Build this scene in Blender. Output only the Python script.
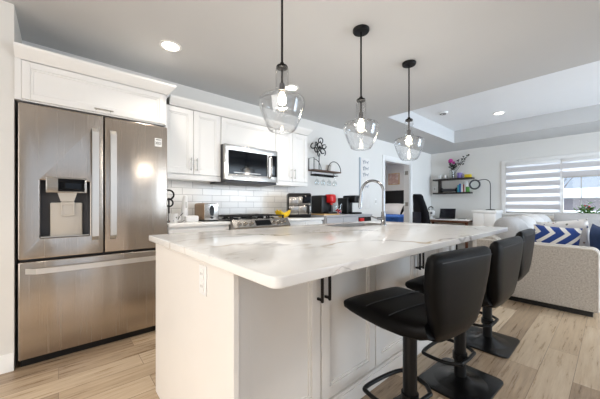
import bpy, bmesh, math, random
from mathutils import Vector, Matrix
for _o in list(bpy.data.objects): bpy.data.objects.remove(_o, do_unlink=True)
S = bpy.context.scene
COL = S.collection
PI = math.pi
rnd = random.Random(7)

# ------------------------------------------------------------------ camera
YAW = math.atan2(313, 275)
cam_d = bpy.data.cameras.new('camera'); cam = bpy.data.objects.new('camera', cam_d); COL.objects.link(cam)
cam.location = (0, 0, 1.10); cam.rotation_euler = (PI/2, 0, YAW)
cam_d.sensor_fit = 'HORIZONTAL'; cam_d.sensor_width = 36; cam_d.lens = 275/600*36
cam_d.shift_y = 5.5/600; cam_d.clip_start = .05
S.camera = cam
# ------------------------------------------------------------------ world, light, exposure
S.view_settings.view_transform = 'Standard'; S.view_settings.look = 'None'
S.view_settings.gamma = 1; S.view_settings.use_curve_mapping = False
S.view_settings.exposure = 0.12
W = bpy.data.worlds.new('sky'); S.world = W; W.use_nodes = True
_t = W.node_tree; bg = _t.nodes['Background']; bg.inputs[1].default_value = 1.0
_tc = _t.nodes.new('ShaderNodeTexCoord'); _sp = _t.nodes.new('ShaderNodeSeparateXYZ'); _cr = _t.nodes.new('ShaderNodeValToRGB')
_t.links.new(_tc.outputs['Generated'], _sp.inputs[0]); _t.links.new(_sp.outputs[2], _cr.inputs[0]); _t.links.new(_cr.outputs[0], bg.inputs[0])
_cr.color_ramp.elements[0].position = .10; _cr.color_ramp.elements[0].color = (.56, .68, .84, 1)
_cr.color_ramp.elements[1].position = .55; _cr.color_ramp.elements[1].color = (3.0, 3.2, 3.4, 1)

def area_light(name, loc, rot, sx, sy, power, color, shape='RECTANGLE', spread=PI):
    l = bpy.data.lights.new(name, 'AREA'); l.shape = shape; l.size = sx; l.size_y = sy
    l.energy = power; l.color = color; l.spread = spread
    o = bpy.data.objects.new(name, l); COL.objects.link(o); o.location = loc; o.rotation_euler = rot
    return o
DAY = (.86, .93, 1.0)
WARM = (1.0, .91, .80)
# added fill lamps standing in for daylight from the unseen sides of the room
area_light('daylight_fill_living', (3.30, 5.3, 1.5), (0, PI/2, 0), 2.3, 3.2, 92, (.74, .87, 1.0), spread=math.radians(100))
area_light('daylight_fill_dining', (3.30, 0.6, 1.35), (0, PI/2, 0), 2.0, 3.0, 4, (.97, .97, 1.0))
area_light('daylight_fill_entry', (-.1, -2.52, 1.35), (PI/2, 0, 0), 2.2, 2.0, 50, (1, .93, .84))
CANS_AND_FILL = [(-2.46, .71, 2.44), (-2.43, 2.00, 2.44), (-1.31, 5.76, 2.70), (.3, -1.1, 2.44), (-1.3, -1.0, 2.44), (.8, 4.6, 2.70), (.55, 1.2, 2.44)]  # first three are the visible downlights; the rest are added fill out of view
CAN_AND_FILL_POWER = [2.6, 2.2, 9, 9, 9, 9, 4.5]

# ------------------------------------------------------------------ materials
def lin(c):
    return tuple((x/255/12.92 if x/255 <= .04045 else ((x/255+.055)/1.055)**2.4) for x in c)
def nt(name):
    m = bpy.data.materials.new(name); m.use_nodes = True
    t = m.node_tree; b = t.nodes['Principled BSDF']
    return m, t, b
def N(t, kind, **kw):
    n = t.nodes.new(kind)
    for k, v in kw.items(): setattr(n, k, v)
    return n
def mathn(t, op, a, b=None, c=None):
    n = N(t, 'ShaderNodeMath', operation=op)
    for i, v in enumerate((a, b, c)):
        if v is None: continue
        if isinstance(v, (int, float)): n.inputs[i].default_value = v
        else: t.links.new(v, n.inputs[i])
    return n.outputs[0]
def ramp(t, fac, stops):
    r = N(t, 'ShaderNodeValToRGB'); e = r.color_ramp.elements
    while len(e) < len(stops): e.new(.5)
    for i, (p, c) in enumerate(stops):
        e[i].position = p; e[i].color = (*c, 1)
    t.links.new(fac, r.inputs[0]); return r.outputs[0]
def coords(t, scale=(1, 1, 1), kind='Object', rot=(0, 0, 0)):
    tc = N(t, 'ShaderNodeTexCoord'); mp = N(t, 'ShaderNodeMapping')
    mp.inputs['Scale'].default_value = scale; mp.inputs['Rotation'].default_value = rot
    t.links.new(tc.outputs[kind], mp.inputs[0]); return mp.outputs[0]
def noise(t, vec, scale, detail=2, rough=.5):
    n = N(t, 'ShaderNodeTexNoise'); n.inputs['Scale'].default_value = scale
    n.inputs['Detail'].default_value = detail; n.inputs['Roughness'].default_value = rough
    t.links.new(vec, n.inputs['Vector']); return n.outputs['Fac']
def bump(t, b, h, strength, dist=.002):
    n = N(t, 'ShaderNodeBump'); n.inputs['Strength'].default_value = strength; n.inputs['Distance'].default_value = dist
    t.links.new(h, n.inputs['Height']); t.links.new(n.outputs[0], b.inputs['Normal'])
def mat(name, rgb, rough=.5, metal=0, var=.04, nscale=6, bmp=0, bscale=200, coat=0, spec=.5, stretch=(1, 1, 1)):
    m, t, b = nt(name); c = lin(rgb); v = coords(t, stretch)
    f = noise(t, v, nscale, 3)
    t.links.new(ramp(t, f, [(.25, tuple(x*(1-var) for x in c)), (.75, tuple(min(1, x*(1+var)) for x in c))]), b.inputs['Base Color'])
    b.inputs['Roughness'].default_value = rough; b.inputs['Metallic'].default_value = metal
    b.inputs['Specular IOR Level'].default_value = spec
    if coat: b.inputs['Coat Weight'].default_value = coat; b.inputs['Coat Roughness'].default_value = .1
    if bmp: bump(t, b, noise(t, v, bscale, 2), bmp)
    return m
def emis(name, rgb, strength):
    m, t, b = nt(name); c = lin(rgb)
    b.inputs['Base Color'].default_value = (*c, 1); b.inputs['Emission Color'].default_value = (*c, 1)
    b.inputs['Emission Strength'].default_value = strength; return m
def clear_glass(name, tint=(1, 1, 1), ior=1.45, rough=.02, lo=0.0):
    m = bpy.data.materials.new(name); m.use_nodes = True; t = m.node_tree; t.nodes.clear()
    out = N(t, 'ShaderNodeOutputMaterial'); mx = N(t, 'ShaderNodeMixShader')
    tr = N(t, 'ShaderNodeBsdfTransparent'); gl = N(t, 'ShaderNodeBsdfGlossy'); fr = N(t, 'ShaderNodeLayerWeight')
    tr.inputs[0].default_value = (*tint, 1); gl.inputs['Roughness'].default_value = rough; fr.inputs[0].default_value = .5
    f = mathn(t, 'MULTIPLY_ADD', mathn(t, 'POWER', fr.outputs['Facing'], 4.0), ior, lo)
    t.links.new(f, mx.inputs[0]); t.links.new(tr.outputs[0], mx.inputs[1]); t.links.new(gl.outputs[0], mx.inputs[2])
    t.links.new(mx.outputs[0], out.inputs[0]); return m

M = {}
M['wall'] = mat('wall_paint', (232, 231, 228), .8, var=.012, nscale=2, bmp=.05, bscale=300)
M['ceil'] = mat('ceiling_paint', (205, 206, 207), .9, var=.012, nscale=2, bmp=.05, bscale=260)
M['traydaylit'] = mat('tray_daylit_tone', (240, 242, 245), .9, var=.01, nscale=2)  # ceiling paint lightened: daylight on the raised tray put into the colour
M['trimw'] = mat('trim_white', (244, 244, 243), .4, var=.01)
M['cab'] = mat('cabinet_white', (243, 243, 242), .35, var=.01)
M['island'] = mat('island_paint', (238, 234, 229), .38, var=.012)
M['nickel'] = mat('brushed_nickel', (190, 188, 184), .3, 1, var=.05, nscale=40)
M['darknickel'] = mat('dark_bar_metal', (48, 44, 42), .35, .8, var=.1)
M['sinksteel'] = mat('sink_steel', (138, 136, 134), .5, .6, var=.05)
M['chrome'] = mat('chrome', (158, 160, 163), .08, 1, var=.01)
M['black'] = mat('black_plastic', (13, 13, 14), .35, var=.2, spec=.35)
M['blackmetal'] = mat('black_metal', (11, 11, 12), .36, .1, var=.2, spec=.3)
M['blackgloss'] = mat('black_glass', (9, 12, 18), .08, var=.1, spec=.25)
M['iron'] = mat('cast_iron', (26, 26, 27), .6, .3, var=.2, bmp=.2)
M['plasticw'] = mat('white_plastic', (240, 240, 240), .35, var=.01)
M['silverpl'] = mat('silver_plastic', (196, 194, 190), .35, .5, var=.04)
M['greige'] = mat('dispenser_plastic', (205, 198, 188), .4, .15, var=.03)
M['rubber'] = mat('rubber', (15, 15, 15), .7, var=.2)
M['red'] = mat('red_plastic', (205, 24, 28), .3, var=.06)
M['yellow'] = mat('banana_skin', (236, 196, 26), .5, var=.12, nscale=18)
M['brown'] = mat('brown_tip', (70, 50, 28), .7, var=.2)
M['tan'] = mat('bamboo', (206, 170, 116), .5, var=.12, nscale=12, stretch=(20, 2, 20))
M['toastreflect'] = mat('toaster_tan_reflection', (140, 116, 92), .45, .4, var=.05)  # tan reflection on the toaster's side painted into the body colour
M['grey'] = mat('grey_laminate', (176, 176, 180), .5, var=.03)
M['greydk'] = mat('grey_dark', (70, 70, 74), .5, var=.06)
M['walnut'] = mat('walnut', (96, 58, 38), .45, var=.25, nscale=9, stretch=(2, 18, 18))
M['darkwood'] = mat('dark_shelf_wood', (38, 30, 28), .5, var=.25, nscale=9, stretch=(2, 18, 18))
M['shelfwood'] = mat('shelf_wood', (92, 66, 52), .6, var=.25, nscale=12, stretch=(18, 2, 18))
M['navy'] = mat('navy_fabric', (24, 28, 46), .8, var=.15, bmp=.3)
M['chairnavy'] = mat('chair_black_navy', (12, 13, 20), .7, var=.2, spec=.2)
M['bluefab'] = mat('blue_velvet', (38, 62, 104), .75, var=.25, nscale=14, bmp=.2)
M['bluequilt'] = mat('blue_quilt', (40, 92, 170), .8, var=.3, nscale=9, bmp=.2)
M['linen'] = mat('white_linen', (232, 230, 228), .9, var=.04, nscale=10, bmp=.15)
M['cream'] = mat('piping_cream', (228, 225, 220), .8, var=.03)
M['sofagrey'] = mat('sofa_cushion_grey', (178, 177, 177), .9, var=.07, nscale=60, bmp=.3)
M['green'] = mat('leaf_green', (88, 128, 66), .5, var=.3, nscale=20)
M['dkgreen'] = mat('leaf_dark', (38, 46, 38), .55, var=.3, nscale=20)
M['pink'] = mat('petal_pink', (206, 70, 160), .6, var=.2, nscale=20)
M['terracotta'] = mat('terracotta', (178, 96, 66), .7, var=.1)
M['soil'] = mat('soil', (50, 38, 30), .95, var=.3, nscale=40)
M['screen'] = mat('laptop_screen', (18, 20, 32), .15, var=.2)
M['yellowbook'] = mat('yellow_cover', (222, 196, 40), .6, var=.05)
M['blueb'] = mat('blue_cover', (42, 112, 180), .6, var=.05)
M['redb'] = mat('red_cover', (170, 40, 44), .6, var=.05)
M['greenb'] = mat('green_cover', (80, 150, 60), .6, var=.05)
M['whiteb'] = mat('white_cover', (232, 232, 230), .6, var=.03)
M['tealb'] = mat('teal_cover', (70, 160, 180), .6, var=.05)
M['purple'] = mat('purple_glaze', (128, 112, 180), .4, var=.2, nscale=20)
M['glass'] = clear_glass('clear_glass', (.96, .97, .97), .6, lo=.04)
M['shade'] = clear_glass('pendant_glass', (.98, .984, .988), 1.0, .06, .085)
M['pane'] = clear_glass('window_glass', (.98, .99, 1), .3, lo=.02)
M['bulb'] = emis('bulb_glow', (255, 236, 206), 14)
M['can'] = emis('downlight_glow', (255, 246, 232), 9)
M['bluepale'] = mat('pale_blue_edge', (186, 196, 208), .7, var=.05)
M['script'] = mat('script_paint', (140, 148, 164), .7, var=.05)
M['rope'] = mat('rope', (150, 128, 96), .9, var=.1)
M['leather'] = mat('black_leather', (9, 9, 10), .40, var=.25, nscale=40, bmp=.2, bscale=420, spec=.13)
M['stitch'] = mat('stitch_thread', (70, 72, 76), .7)
M['basegloss'] = mat('stool_base_enamel', (11, 11, 12), .24, .1, var=.15, spec=.5)
M['hedge'] = mat('outdoor_foliage', (84, 100, 84), .9, var=.3, nscale=8)
M['snow'] = mat('snow', (236, 240, 246), .9, var=.03, nscale=3)
M['siding'] = mat('outdoor_siding', (112, 108, 112), .8, var=.1, nscale=3, stretch=(1, 1, 12))
M['fencepost'] = mat('outdoor_post', (206, 186, 110), .8, var=.1)
M['bark'] = mat('bark', (120, 118, 124), .9, var=.2)

def m_stainless(name, rgb, rough, axis):
    m, t, b = nt(name); c = lin(rgb)
    st = {'z': (260, 260, 1.5), 'y': (260, 1.5, 260)}[axis]
    f = noise(t, coords(t, st), 1, 2)
    big = noise(t, coords(t, (4.2, 4.2, .15) if axis == 'z' else (3, .3, 3)), 1, 1)
    col = ramp(t, f, [(.2, tuple(x*.96 for x in c)), (.8, tuple(x*1.03 for x in c))])
    t.links.new(col, b.inputs['Base Color'])
    b.inputs['Metallic'].default_value = 1
    t.links.new(mathn(t, 'MULTIPLY_ADD', f, .05, rough), b.inputs['Roughness'])
    bump(t, b, mathn(t, 'ADD', mathn(t, 'MULTIPLY', f, .004), mathn(t, 'MULTIPLY', big, 1.0)), .5, .05)
    return m
M['steel'] = m_stainless('brushed_stainless', (186, 177, 168), .24, 'z')
M['steelh'] = m_stainless('satin_steel', (182, 179, 175), .24, 'y')

def m_floor():
    m, t, b = nt('oak_planks')
    v = coords(t, (1, 1, 1), 'Object', (0, 0, PI/2))
    br = N(t, 'ShaderNodeTexBrick'); br.offset = .37; br.offset_frequency = 2
    for k, x in (('Scale', 1), ('Mortar Size', .0016), ('Mortar Smooth', .2), ('Bias', 0), ('Brick Width', 1.2), ('Row Height', .165)):
        br.inputs[k].default_value = x
    br.inputs['Color1'].default_value = (0, 0, 0, 1); br.inputs['Color2'].default_value = (1, 1, 1, 1); br.inputs['Mortar'].default_value = (.5, .5, .5, 1)
    t.links.new(v, br.inputs['Vector'])
    sep = N(t, 'ShaderNodeSeparateColor'); t.links.new(br.outputs['Color'], sep.inputs[0]); pl = sep.outputs[0]
    add = N(t, 'ShaderNodeVectorMath', operation='ADD'); cmb = N(t, 'ShaderNodeCombineXYZ')
    t.links.new(mathn(t, 'MULTIPLY', pl, 37.0), cmb.inputs[2])
    t.links.new(coords(t, (26, 1.6, 1)), add.inputs[0]); t.links.new(cmb.outputs[0], add.inputs[1])
    g = noise(t, add.outputs[0], 1.6, 8, .72)
    add2 = N(t, 'ShaderNodeVectorMath', operation='ADD')
    t.links.new(coords(t, (4.5, .9, 1)), add2.inputs[0]); t.links.new(cmb.outputs[0], add2.inputs[1])
    blot = noise(t, add2.outputs[0], 1.1, 3, .6)
    f = mathn(t, 'ADD', mathn(t, 'MULTIPLY', pl, .30), mathn(t, 'ADD', mathn(t, 'MULTIPLY', g, .62), mathn(t, 'MULTIPLY', blot, .16)))
    col = ramp(t, f, [(.28, lin((104, 86, 70))), (.45, lin((158, 136, 112))), (.60, lin((190, 168, 141))), (.80, lin((217, 200, 176)))])
    mx = N(t, 'ShaderNodeMix', data_type='RGBA'); t.links.new(br.outputs['Fac'], mx.inputs[0])
    t.links.new(col, mx.inputs[6]); mx.inputs[7].default_value = (*lin((120, 98, 78)), 1)
    t.links.new(mx.outputs[2], b.inputs['Base Color'])
    t.links.new(mathn(t, 'MULTIPLY_ADD', g, .18, .20), b.inputs['Roughness'])
    bump(t, b, mathn(t, 'SUBTRACT', mathn(t, 'MULTIPLY', g, .25), br.outputs['Fac']), .25, .002)
    return m
M['pull'] = mat('satin_pull_metal', (226, 224, 221), .36, .9, var=.02)
M['floor'] = m_floor()

def m_marble():
    m, t, b = nt('veined_quartz')
    v = coords(t, (1, .62, 1), 'Object', (0, 0, .5))
    def vein(scale, width, off, det=4):
        ad = N(t, 'ShaderNodeVectorMath', operation='ADD'); ad.inputs[1].default_value = off; t.links.new(v, ad.inputs[0])
        n = noise(t, ad.outputs[0], scale, det, .55)
        d = mathn(t, 'ABSOLUTE', mathn(t, 'SUBTRACT', n, .5))
        mr = N(t, 'ShaderNodeMapRange', interpolation_type='SMOOTHSTEP'); t.links.new(d, mr.inputs[0])
        mr.inputs[1].default_value = 0; mr.inputs[2].default_value = width; mr.inputs[3].default_value = 1; mr.inputs[4].default_value = 0
        ms = N(t, 'ShaderNodeMapRange'); t.links.new(noise(t, ad.outputs[0], scale*1.7, 2), ms.inputs[0])
        ms.inputs[1].default_value = .47; ms.inputs[2].default_value = .60
        return mathn(t, 'MULTIPLY', mr.outputs[0], ms.outputs[0])
    v1 = vein(1.25, .017, (3.1, 1.7, 0)); v2 = vein(2.6, .009, (9.2, 4.4, 0), 5)
    gold = ramp(t, noise(t, v, 3.5, 2), [(.45, lin((184, 183, 183))), (.66, lin((192, 174, 144)))])
    mx = N(t, 'ShaderNodeMix', data_type='RGBA'); mx.inputs[6].default_value = (*lin((243, 242, 240)), 1)
    t.links.new(gold, mx.inputs[7]); t.links.new(mathn(t, 'MINIMUM', mathn(t, 'ADD', mathn(t, 'MULTIPLY', v1, .95), mathn(t, 'MULTIPLY', v2, .6)), 1.0), mx.inputs[0])
    t.links.new(mx.outputs[2], b.inputs['Base Color']); b.inputs['Roughness'].default_value = .13
    return m
M['quartz'] = m_marble()

def m_tile():
    m, t, b = nt('subway_tile')
    tc = N(t, 'ShaderNodeTexCoord'); sp = N(t, 'ShaderNodeSeparateXYZ'); cb = N(t, 'ShaderNodeCombineXYZ')
    t.links.new(tc.outputs['Object'], sp.inputs[0]); t.links.new(sp.outputs[1], cb.inputs[0]); t.links.new(sp.outputs[2], cb.inputs[1])
    br = N(t, 'ShaderNodeTexBrick'); br.offset = .5
    for k, x in (('Scale', 1), ('Mortar Size', .003), ('Mortar Smooth', .3), ('Brick Width', .23), ('Row Height', .076)):
        br.inputs[k].default_value = x
    br.inputs['Color1'].default_value = (*lin((226, 225, 223)), 1); br.inputs['Color2'].default_value = (*lin((236, 235, 233)), 1)
    br.inputs['Mortar'].default_value = (*lin((184, 183, 182)), 1)
    t.links.new(cb.outputs[0], br.inputs['Vector']); t.links.new(br.outputs['Color'], b.inputs['Base Color'])
    b.inputs['Roughness'].default_value = .15; bump(t, b, mathn(t, 'SUBTRACT', 1.0, br.outputs['Fac']), .4, .002)
    return m
M['tile'] = m_tile()

def m_sofa():
    m, t, b = nt('tweed_upholstery'); v = coords(t)
    n1 = noise(t, v, 70, 3, .7); n2 = noise(t, v, 260, 2, .7)
    f = mathn(t, 'ADD', mathn(t, 'MULTIPLY', n1, .55), mathn(t, 'MULTIPLY', n2, .45))
    t.links.new(ramp(t, f, [(.33, lin((146, 138, 130))), (.5, lin((192, 186, 178))), (.66, lin((216, 212, 206)))]), b.inputs['Base Color'])
    b.inputs['Roughness'].default_value = .95; b.inputs['Specular IOR Level'].default_value = .2
    bump(t, b, n2, .5, .003); return m
M['tweed'] = m_sofa()

def m_chevron():
    m, t, b = nt('blue_chevron_cloth')
    tc = N(t, 'ShaderNodeTexCoord'); sp = N(t, 'ShaderNodeSeparateXYZ'); t.links.new(tc.outputs['Object'], sp.inputs[0])
    zig = mathn(t, 'PINGPONG', mathn(t, 'ADD', sp.outputs[2], 5.03), .115)
    u = mathn(t, 'MULTIPLY', mathn(t, 'SUBTRACT', mathn(t, 'ADD', sp.outputs[0], 5.0), zig), 8.2)
    fr = mathn(t, 'FRACT', u); k = mathn(t, 'GREATER_THAN', fr, .62)
    mx = N(t, 'ShaderNodeMix', data_type='RGBA'); t.links.new(k, mx.inputs[0])
    mx.inputs[6].default_value = (*lin((42, 70, 140)), 1); mx.inputs[7].default_value = (*lin((232, 230, 224)), 1)
    t.links.new(mx.outputs[2], b.inputs['Base Color']); b.inputs['Roughness'].default_value = .9
    bump(t, b, noise(t, tc.outputs['Object'], 300, 2), .2); return m
M['chevron'] = m_chevron()

def m_sprig():
    m, t, b = nt('sprigged_cloth'); v = coords(t)
    vo = N(t, 'ShaderNodeTexVoronoi'); vo.inputs['Scale'].default_value = 22; t.links.new(v, vo.inputs['Vector'])
    spot = mathn(t, 'LESS_THAN', vo.outputs['Distance'], .27)
    pick = mathn(t, 'GREATER_THAN', noise(t, v, 16, 1), .50)
    mx = N(t, 'ShaderNodeMix', data_type='RGBA'); t.links.new(mathn(t, 'MULTIPLY', spot, pick), mx.inputs[0])
    mx.inputs[6].default_value = (*lin((228, 227, 226)), 1)
    t.links.new(ramp(t, noise(t, v, 9, 1), [(.44, lin((62, 82, 128))), (.5, lin((120, 124, 110))), (.57, lin((150, 110, 104)))]), mx.inputs[7])
    t.links.new(mx.outputs[2], b.inputs['Base Color']); b.inputs['Roughness'].default_value = .9; return m
M['sprig'] = m_sprig()

def m_sheer():
    m = bpy.data.materials.new('sheer_band'); m.use_nodes = True; t = m.node_tree; t.nodes.clear()
    out = N(t, 'ShaderNodeOutputMaterial'); mx = N(t, 'ShaderNodeMixShader'); mx.inputs[0].default_value = .72
    tr = N(t, 'ShaderNodeBsdfTransparent'); tl = N(t, 'ShaderNodeBsdfTranslucent')
    tl.inputs[0].default_value = (.98, .98, 1, 1)
    t.links.new(tr.outputs[0], mx.inputs[1]); t.links.new(tl.outputs[0], mx.inputs[2]); t.links.new(mx.outputs[0], out.inputs[0]); return m
M['sheer'] = m_sheer()
M['blindband'] = mat('blind_band', (212, 210, 212), .8, var=.02)

def m_art():
    m, t, b = nt('abstract_print'); v = coords(t)
    t.links.new(ramp(t, noise(t, v, 3.2, 3), [(.35, lin((222, 196, 184))), (.5, lin((196, 160, 148))), (.6, lin((228, 218, 210))), (.7, lin((170, 160, 158)))]), b.inputs['Base Color'])
    b.inputs['Roughness'].default_value = .7; return m
M['art'] = m_art()

# ------------------------------------------------------------------ mesh helpers
WLOC = {}
class MB:
    def __init__(s): s.bm = bmesh.new(); s.mi = 0
    def _tag(s, before):
        for f in s.bm.faces:
            if f.index < 0 or f not in before: f.material_index = s.mi
    def mat(s, i): s.mi = i; return s
    def _addm(s, verts, faces, M4=None):
        vs = [s.bm.verts.new(M4 @ Vector(v) if M4 else v) for v in verts]
        for f in faces:
            try:
                fc = s.bm.faces.new([vs[i] for i in f]); fc.material_index = s.mi
            except ValueError: pass
        return s
    def box(s, x0, x1, y0, y1, z0, z1, bev=0, seg=2, M4=None):
        tb = bmesh.new(); bmesh.ops.create_cube(tb, size=1)
        for v in tb.verts:
            v.co = Vector(((x0+x1)/2+v.co.x*(x1-x0), (y0+y1)/2+v.co.y*(y1-y0), (z0+z1)/2+v.co.z*(z1-z0)))
        if bev:
            bmesh.ops.bevel(tb, geom=list(tb.edges), offset=min(bev, .49*min(abs(x1-x0), abs(y1-y0), abs(z1-z0))), segments=seg, affect='EDGES', profile=.5)
        return s._merge(tb, M4)
    def _merge(s, tb, M4=None):
        tb.verts.ensure_lookup_table(); tb.verts.index_update()
        vs = [s.bm.verts.new(M4 @ v.co if M4 else v.co) for v in tb.verts]
        for f in tb.faces:
            try:
                fc = s.bm.faces.new([vs[v.index] for v in f.verts]); fc.material_index = s.mi
            except ValueError: pass
        tb.free(); return s
    def cyl(s, p0, p1, r0, r1=None, n=20, cap=True):
        r1 = r0 if r1 is None else r1
        p0, p1 = Vector(p0), Vector(p1); d = (p1-p0).normalized()
        a = d.orthogonal().normalized(); b = d.cross(a)
        V = []; F = []
        for p, r in ((p0, r0), (p1, r1)):
            for i in range(n):
                t = 2*PI*i/n; V.append(p+a*(r*math.cos(t))+b*(r*math.sin(t)))
        for i in range(n): F.append((i, (i+1) % n, n+(i+1) % n, n+i))
        if cap: F.append(tuple(range(n))[::-1]); F.append(tuple(range(n, 2*n)))
        return s._addm(V, F)
    def tube(s, pts, r, n=10, closed=False, cap=True, rs=None):
        P = [Vector(p) for p in pts]; L = len(P); V = []; F = []
        prev = None
        for i, p in enumerate(P):
            if closed: d = (P[(i+1) % L]-P[i-1]).normalized()
            else: d = (P[min(i+1, L-1)]-P[max(i-1, 0)]).normalized()
            if prev is None: a = d.orthogonal().normalized()
            else:
                a = prev-d*prev.dot(d)
                a = a.normalized() if a.length > 1e-6 else d.orthogonal().normalized()
            prev = a; b = d.cross(a); rr = rs[i] if rs else r
            for k in range(n):
                t = 2*PI*k/n; V.append(p+a*(rr*math.cos(t))+b*(rr*math.sin(t)))
        for i in range(L if closed else L-1):
            j = (i+1) % L
            for k in range(n): F.append((i*n+k, i*n+(k+1) % n, j*n+(k+1) % n, j*n+k))
        if not closed and cap:
            F.append(tuple(range(n))[::-1]); F.append(tuple(range((L-1)*n, L*n)))
        return s._addm(V, F)
    def lathe(s, prof, c=(0, 0, 0), n=32, M4=None):
        V = []; F = []; c = Vector(c)
        for r, z in prof:
            for k in range(n):
                t = 2*PI*k/n; V.append(c+Vector((max(r, 1e-4)*math.cos(t), max(r, 1e-4)*math.sin(t), z)))
        for i in range(len(prof)-1):
            for k in range(n): F.append((i*n+k, i*n+(k+1) % n, (i+1)*n+(k+1) % n, (i+1)*n+k))
        return s._addm(V, F, M4)
    def prism(s, poly, a0, a1, axis='y'):
        n = len(poly); V = []
        for a in (a0, a1):
            for p, q in poly:
                V.append({'y': (p, a, q), 'x': (a, p, q), 'z': (p, q, a)}[axis])
        F = [tuple(range(n))[::-1], tuple(range(n, 2*n))] + [(i, (i+1) % n, n+(i+1) % n, n+i) for i in range(n)]
        return s._addm(V, F)
    def sweep(s, path, prof):
        """open path of (x, y); prof of (offset to the right of travel, z), mitred"""
        P = [Vector(p) for p in path]; n = len(prof); V = []; F = []
        for i, p in enumerate(P):
            ds = []
            if i > 0: ds.append((P[i]-P[i-1]).normalized())
            if i < len(P)-1: ds.append((P[i+1]-P[i]).normalized())
            ns = [Vector((d.y, -d.x)) for d in ds]
            m = ns[0] if len(ns) == 1 else (ns[0]+ns[1])/(1+ns[0].dot(ns[1]))
            for o, z in prof: V.append((p.x+m.x*o, p.y+m.y*o, z))
        for i in range(len(P)-1):
            for k in range(n): F.append((i*n+k, i*n+(k+1) % n, (i+1)*n+(k+1) % n, (i+1)*n+k))
        F.append(tuple(range(n))[::-1]); F.append(tuple(range((len(P)-1)*n, len(P)*n)))
        return s._addm(V, F)
    def ball(s, c, rx, ry=None, rz=None, n=16, M4=None):
        ry = rx if ry is None else ry; rz = rx if rz is None else rz
        tb = bmesh.new(); bmesh.ops.create_uvsphere(tb, u_segments=n, v_segments=max(6, n//2), radius=1)
        for v in tb.verts: v.co = Vector((c[0]+v.co.x*rx, c[1]+v.co.y*ry, c[2]+v.co.z*rz))
        return s._merge(tb, M4)
    def slab(s, outer, holes, t, f, bev=0, seg=2):
        """flat plate with holes, from 0 to t; f maps (a, b, h) to a point"""
        cu = bpy.data.curves.new('tmp', 'CURVE'); cu.dimensions = '2D'; cu.fill_mode = 'BOTH'
        cu.extrude = t/2-bev; cu.bevel_depth = bev; cu.bevel_resolution = seg; cu.offset = -bev
        for loop in [outer]+holes:
            sp = cu.splines.new('POLY'); sp.points.add(len(loop)-1); sp.use_cyclic_u = True
            for p, q in zip(sp.points, loop): p.co = (q[0], q[1], 0, 1)
        ob = bpy.data.objects.new('tmp', cu); COL.objects.link(ob)
        dg = bpy.context.evaluated_depsgraph_get(); me = bpy.data.meshes.new_from_object(ob.evaluated_get(dg))
        vs = [s.bm.verts.new(f(v.co.x, v.co.y, v.co.z+t/2)) for v in me.vertices]
        for p in me.polygons:
            try:
                fc = s.bm.faces.new([vs[i] for i in p.vertices]); fc.material_index = s.mi
            except ValueError: pass
        bpy.data.objects.remove(ob); bpy.data.curves.remove(cu); bpy.data.meshes.remove(me)
        return s
    def pillow(s, w, h, d, M4=None, n=14, pinch=.06):
        V = []; F = []
        for sg in (1, -1):
            for i in range(n+1):
                for j in range(n+1):
                    a = -1+2*i/n; b = -1+2*j/n
                    th = max(0, (1-abs(a)**3.2))**.6*max(0, (1-abs(b)**3.2))**.6
                    k = 1-pinch*(1-abs(b)**2)*abs(a)**2; l = 1-pinch*(1-abs(a)**2)*abs(b)**2
                    V.append((a*w/2*k, sg*d/2*th, b*h/2*l))
        q = (n+1)*(n+1)
        for sg in (0, 1):
            for i in range(n):
                for j in range(n):
                    o = sg*q; f = (o+i*(n+1)+j, o+(i+1)*(n+1)+j, o+(i+1)*(n+1)+j+1, o+i*(n+1)+j+1)
                    F.append(f if sg == 0 else f[::-1])
        return s._addm(V, F, M4)
    def build(s, name, mats, parent=None, loc=None, smooth=True, ang=38):
        bmesh.ops.remove_doubles(s.bm, verts=list(s.bm.verts), dist=1e-5)
        bmesh.ops.recalc_face_normals(s.bm, faces=list(s.bm.faces))
        off = WLOC.get(parent.name, Vector()) if parent else Vector(loc or (0, 0, 0))
        for v in s.bm.verts: v.co -= off
        me = bpy.data.meshes.new(name); s.bm.to_mesh(me); s.bm.free()
        for m in (mats if isinstance(mats, (list, tuple)) else [mats]): me.materials.append(M[m])
        if smooth:
            for p in me.polygons: p.use_smooth = True
            me.set_sharp_from_angle(angle=math.radians(ang))
        o = bpy.data.objects.new(name, me); COL.objects.link(o)
        if parent: o.parent = parent; WLOC[o.name] = off.copy()
        else: o.location = off; WLOC[o.name] = off.copy()
        return o

def thing(name, label, cat, loc, group=None):
    o = bpy.data.objects.new(name, None); COL.objects.link(o); o.location = loc; o.empty_display_size = .1
    o['label'] = label; o['category'] = cat
    if group: o['group'] = group
    WLOC[o.name] = Vector(loc); return o
def tag(o, label, cat, group=None):
    o['label'] = label; o['category'] = cat
    if group: o['group'] = group
    return o
def struct(o, label=None, cat=None):
    o['kind'] = 'structure'
    if label: o['label'] = label
    if cat: o['category'] = cat
    return o
def copy_tree(o, parent=None):
    c = o.copy(); COL.objects.link(c)
    if parent: c.parent = parent
    for ch in list(o.children): copy_tree(ch, c)
    return c
def rrect(x0, x1, y0, y1, r, n=6):
    P = []
    for cx, cy, a in ((x1-r, y1-r, 0), (x0+r, y1-r, PI/2), (x0+r, y0+r, PI), (x1-r, y0+r, 1.5*PI)):
        for i in range(n+1):
            t = a+PI/2*i/n; P.append((cx+r*math.cos(t), cy+r*math.sin(t)))
    return P
def arc(c, r, a0, a1, n, f):
    return [f(c[0]+r*math.cos(a0+(a1-a0)*i/n), c[1]+r*math.sin(a0+(a1-a0)*i/n)) for i in range(n+1)]
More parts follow.
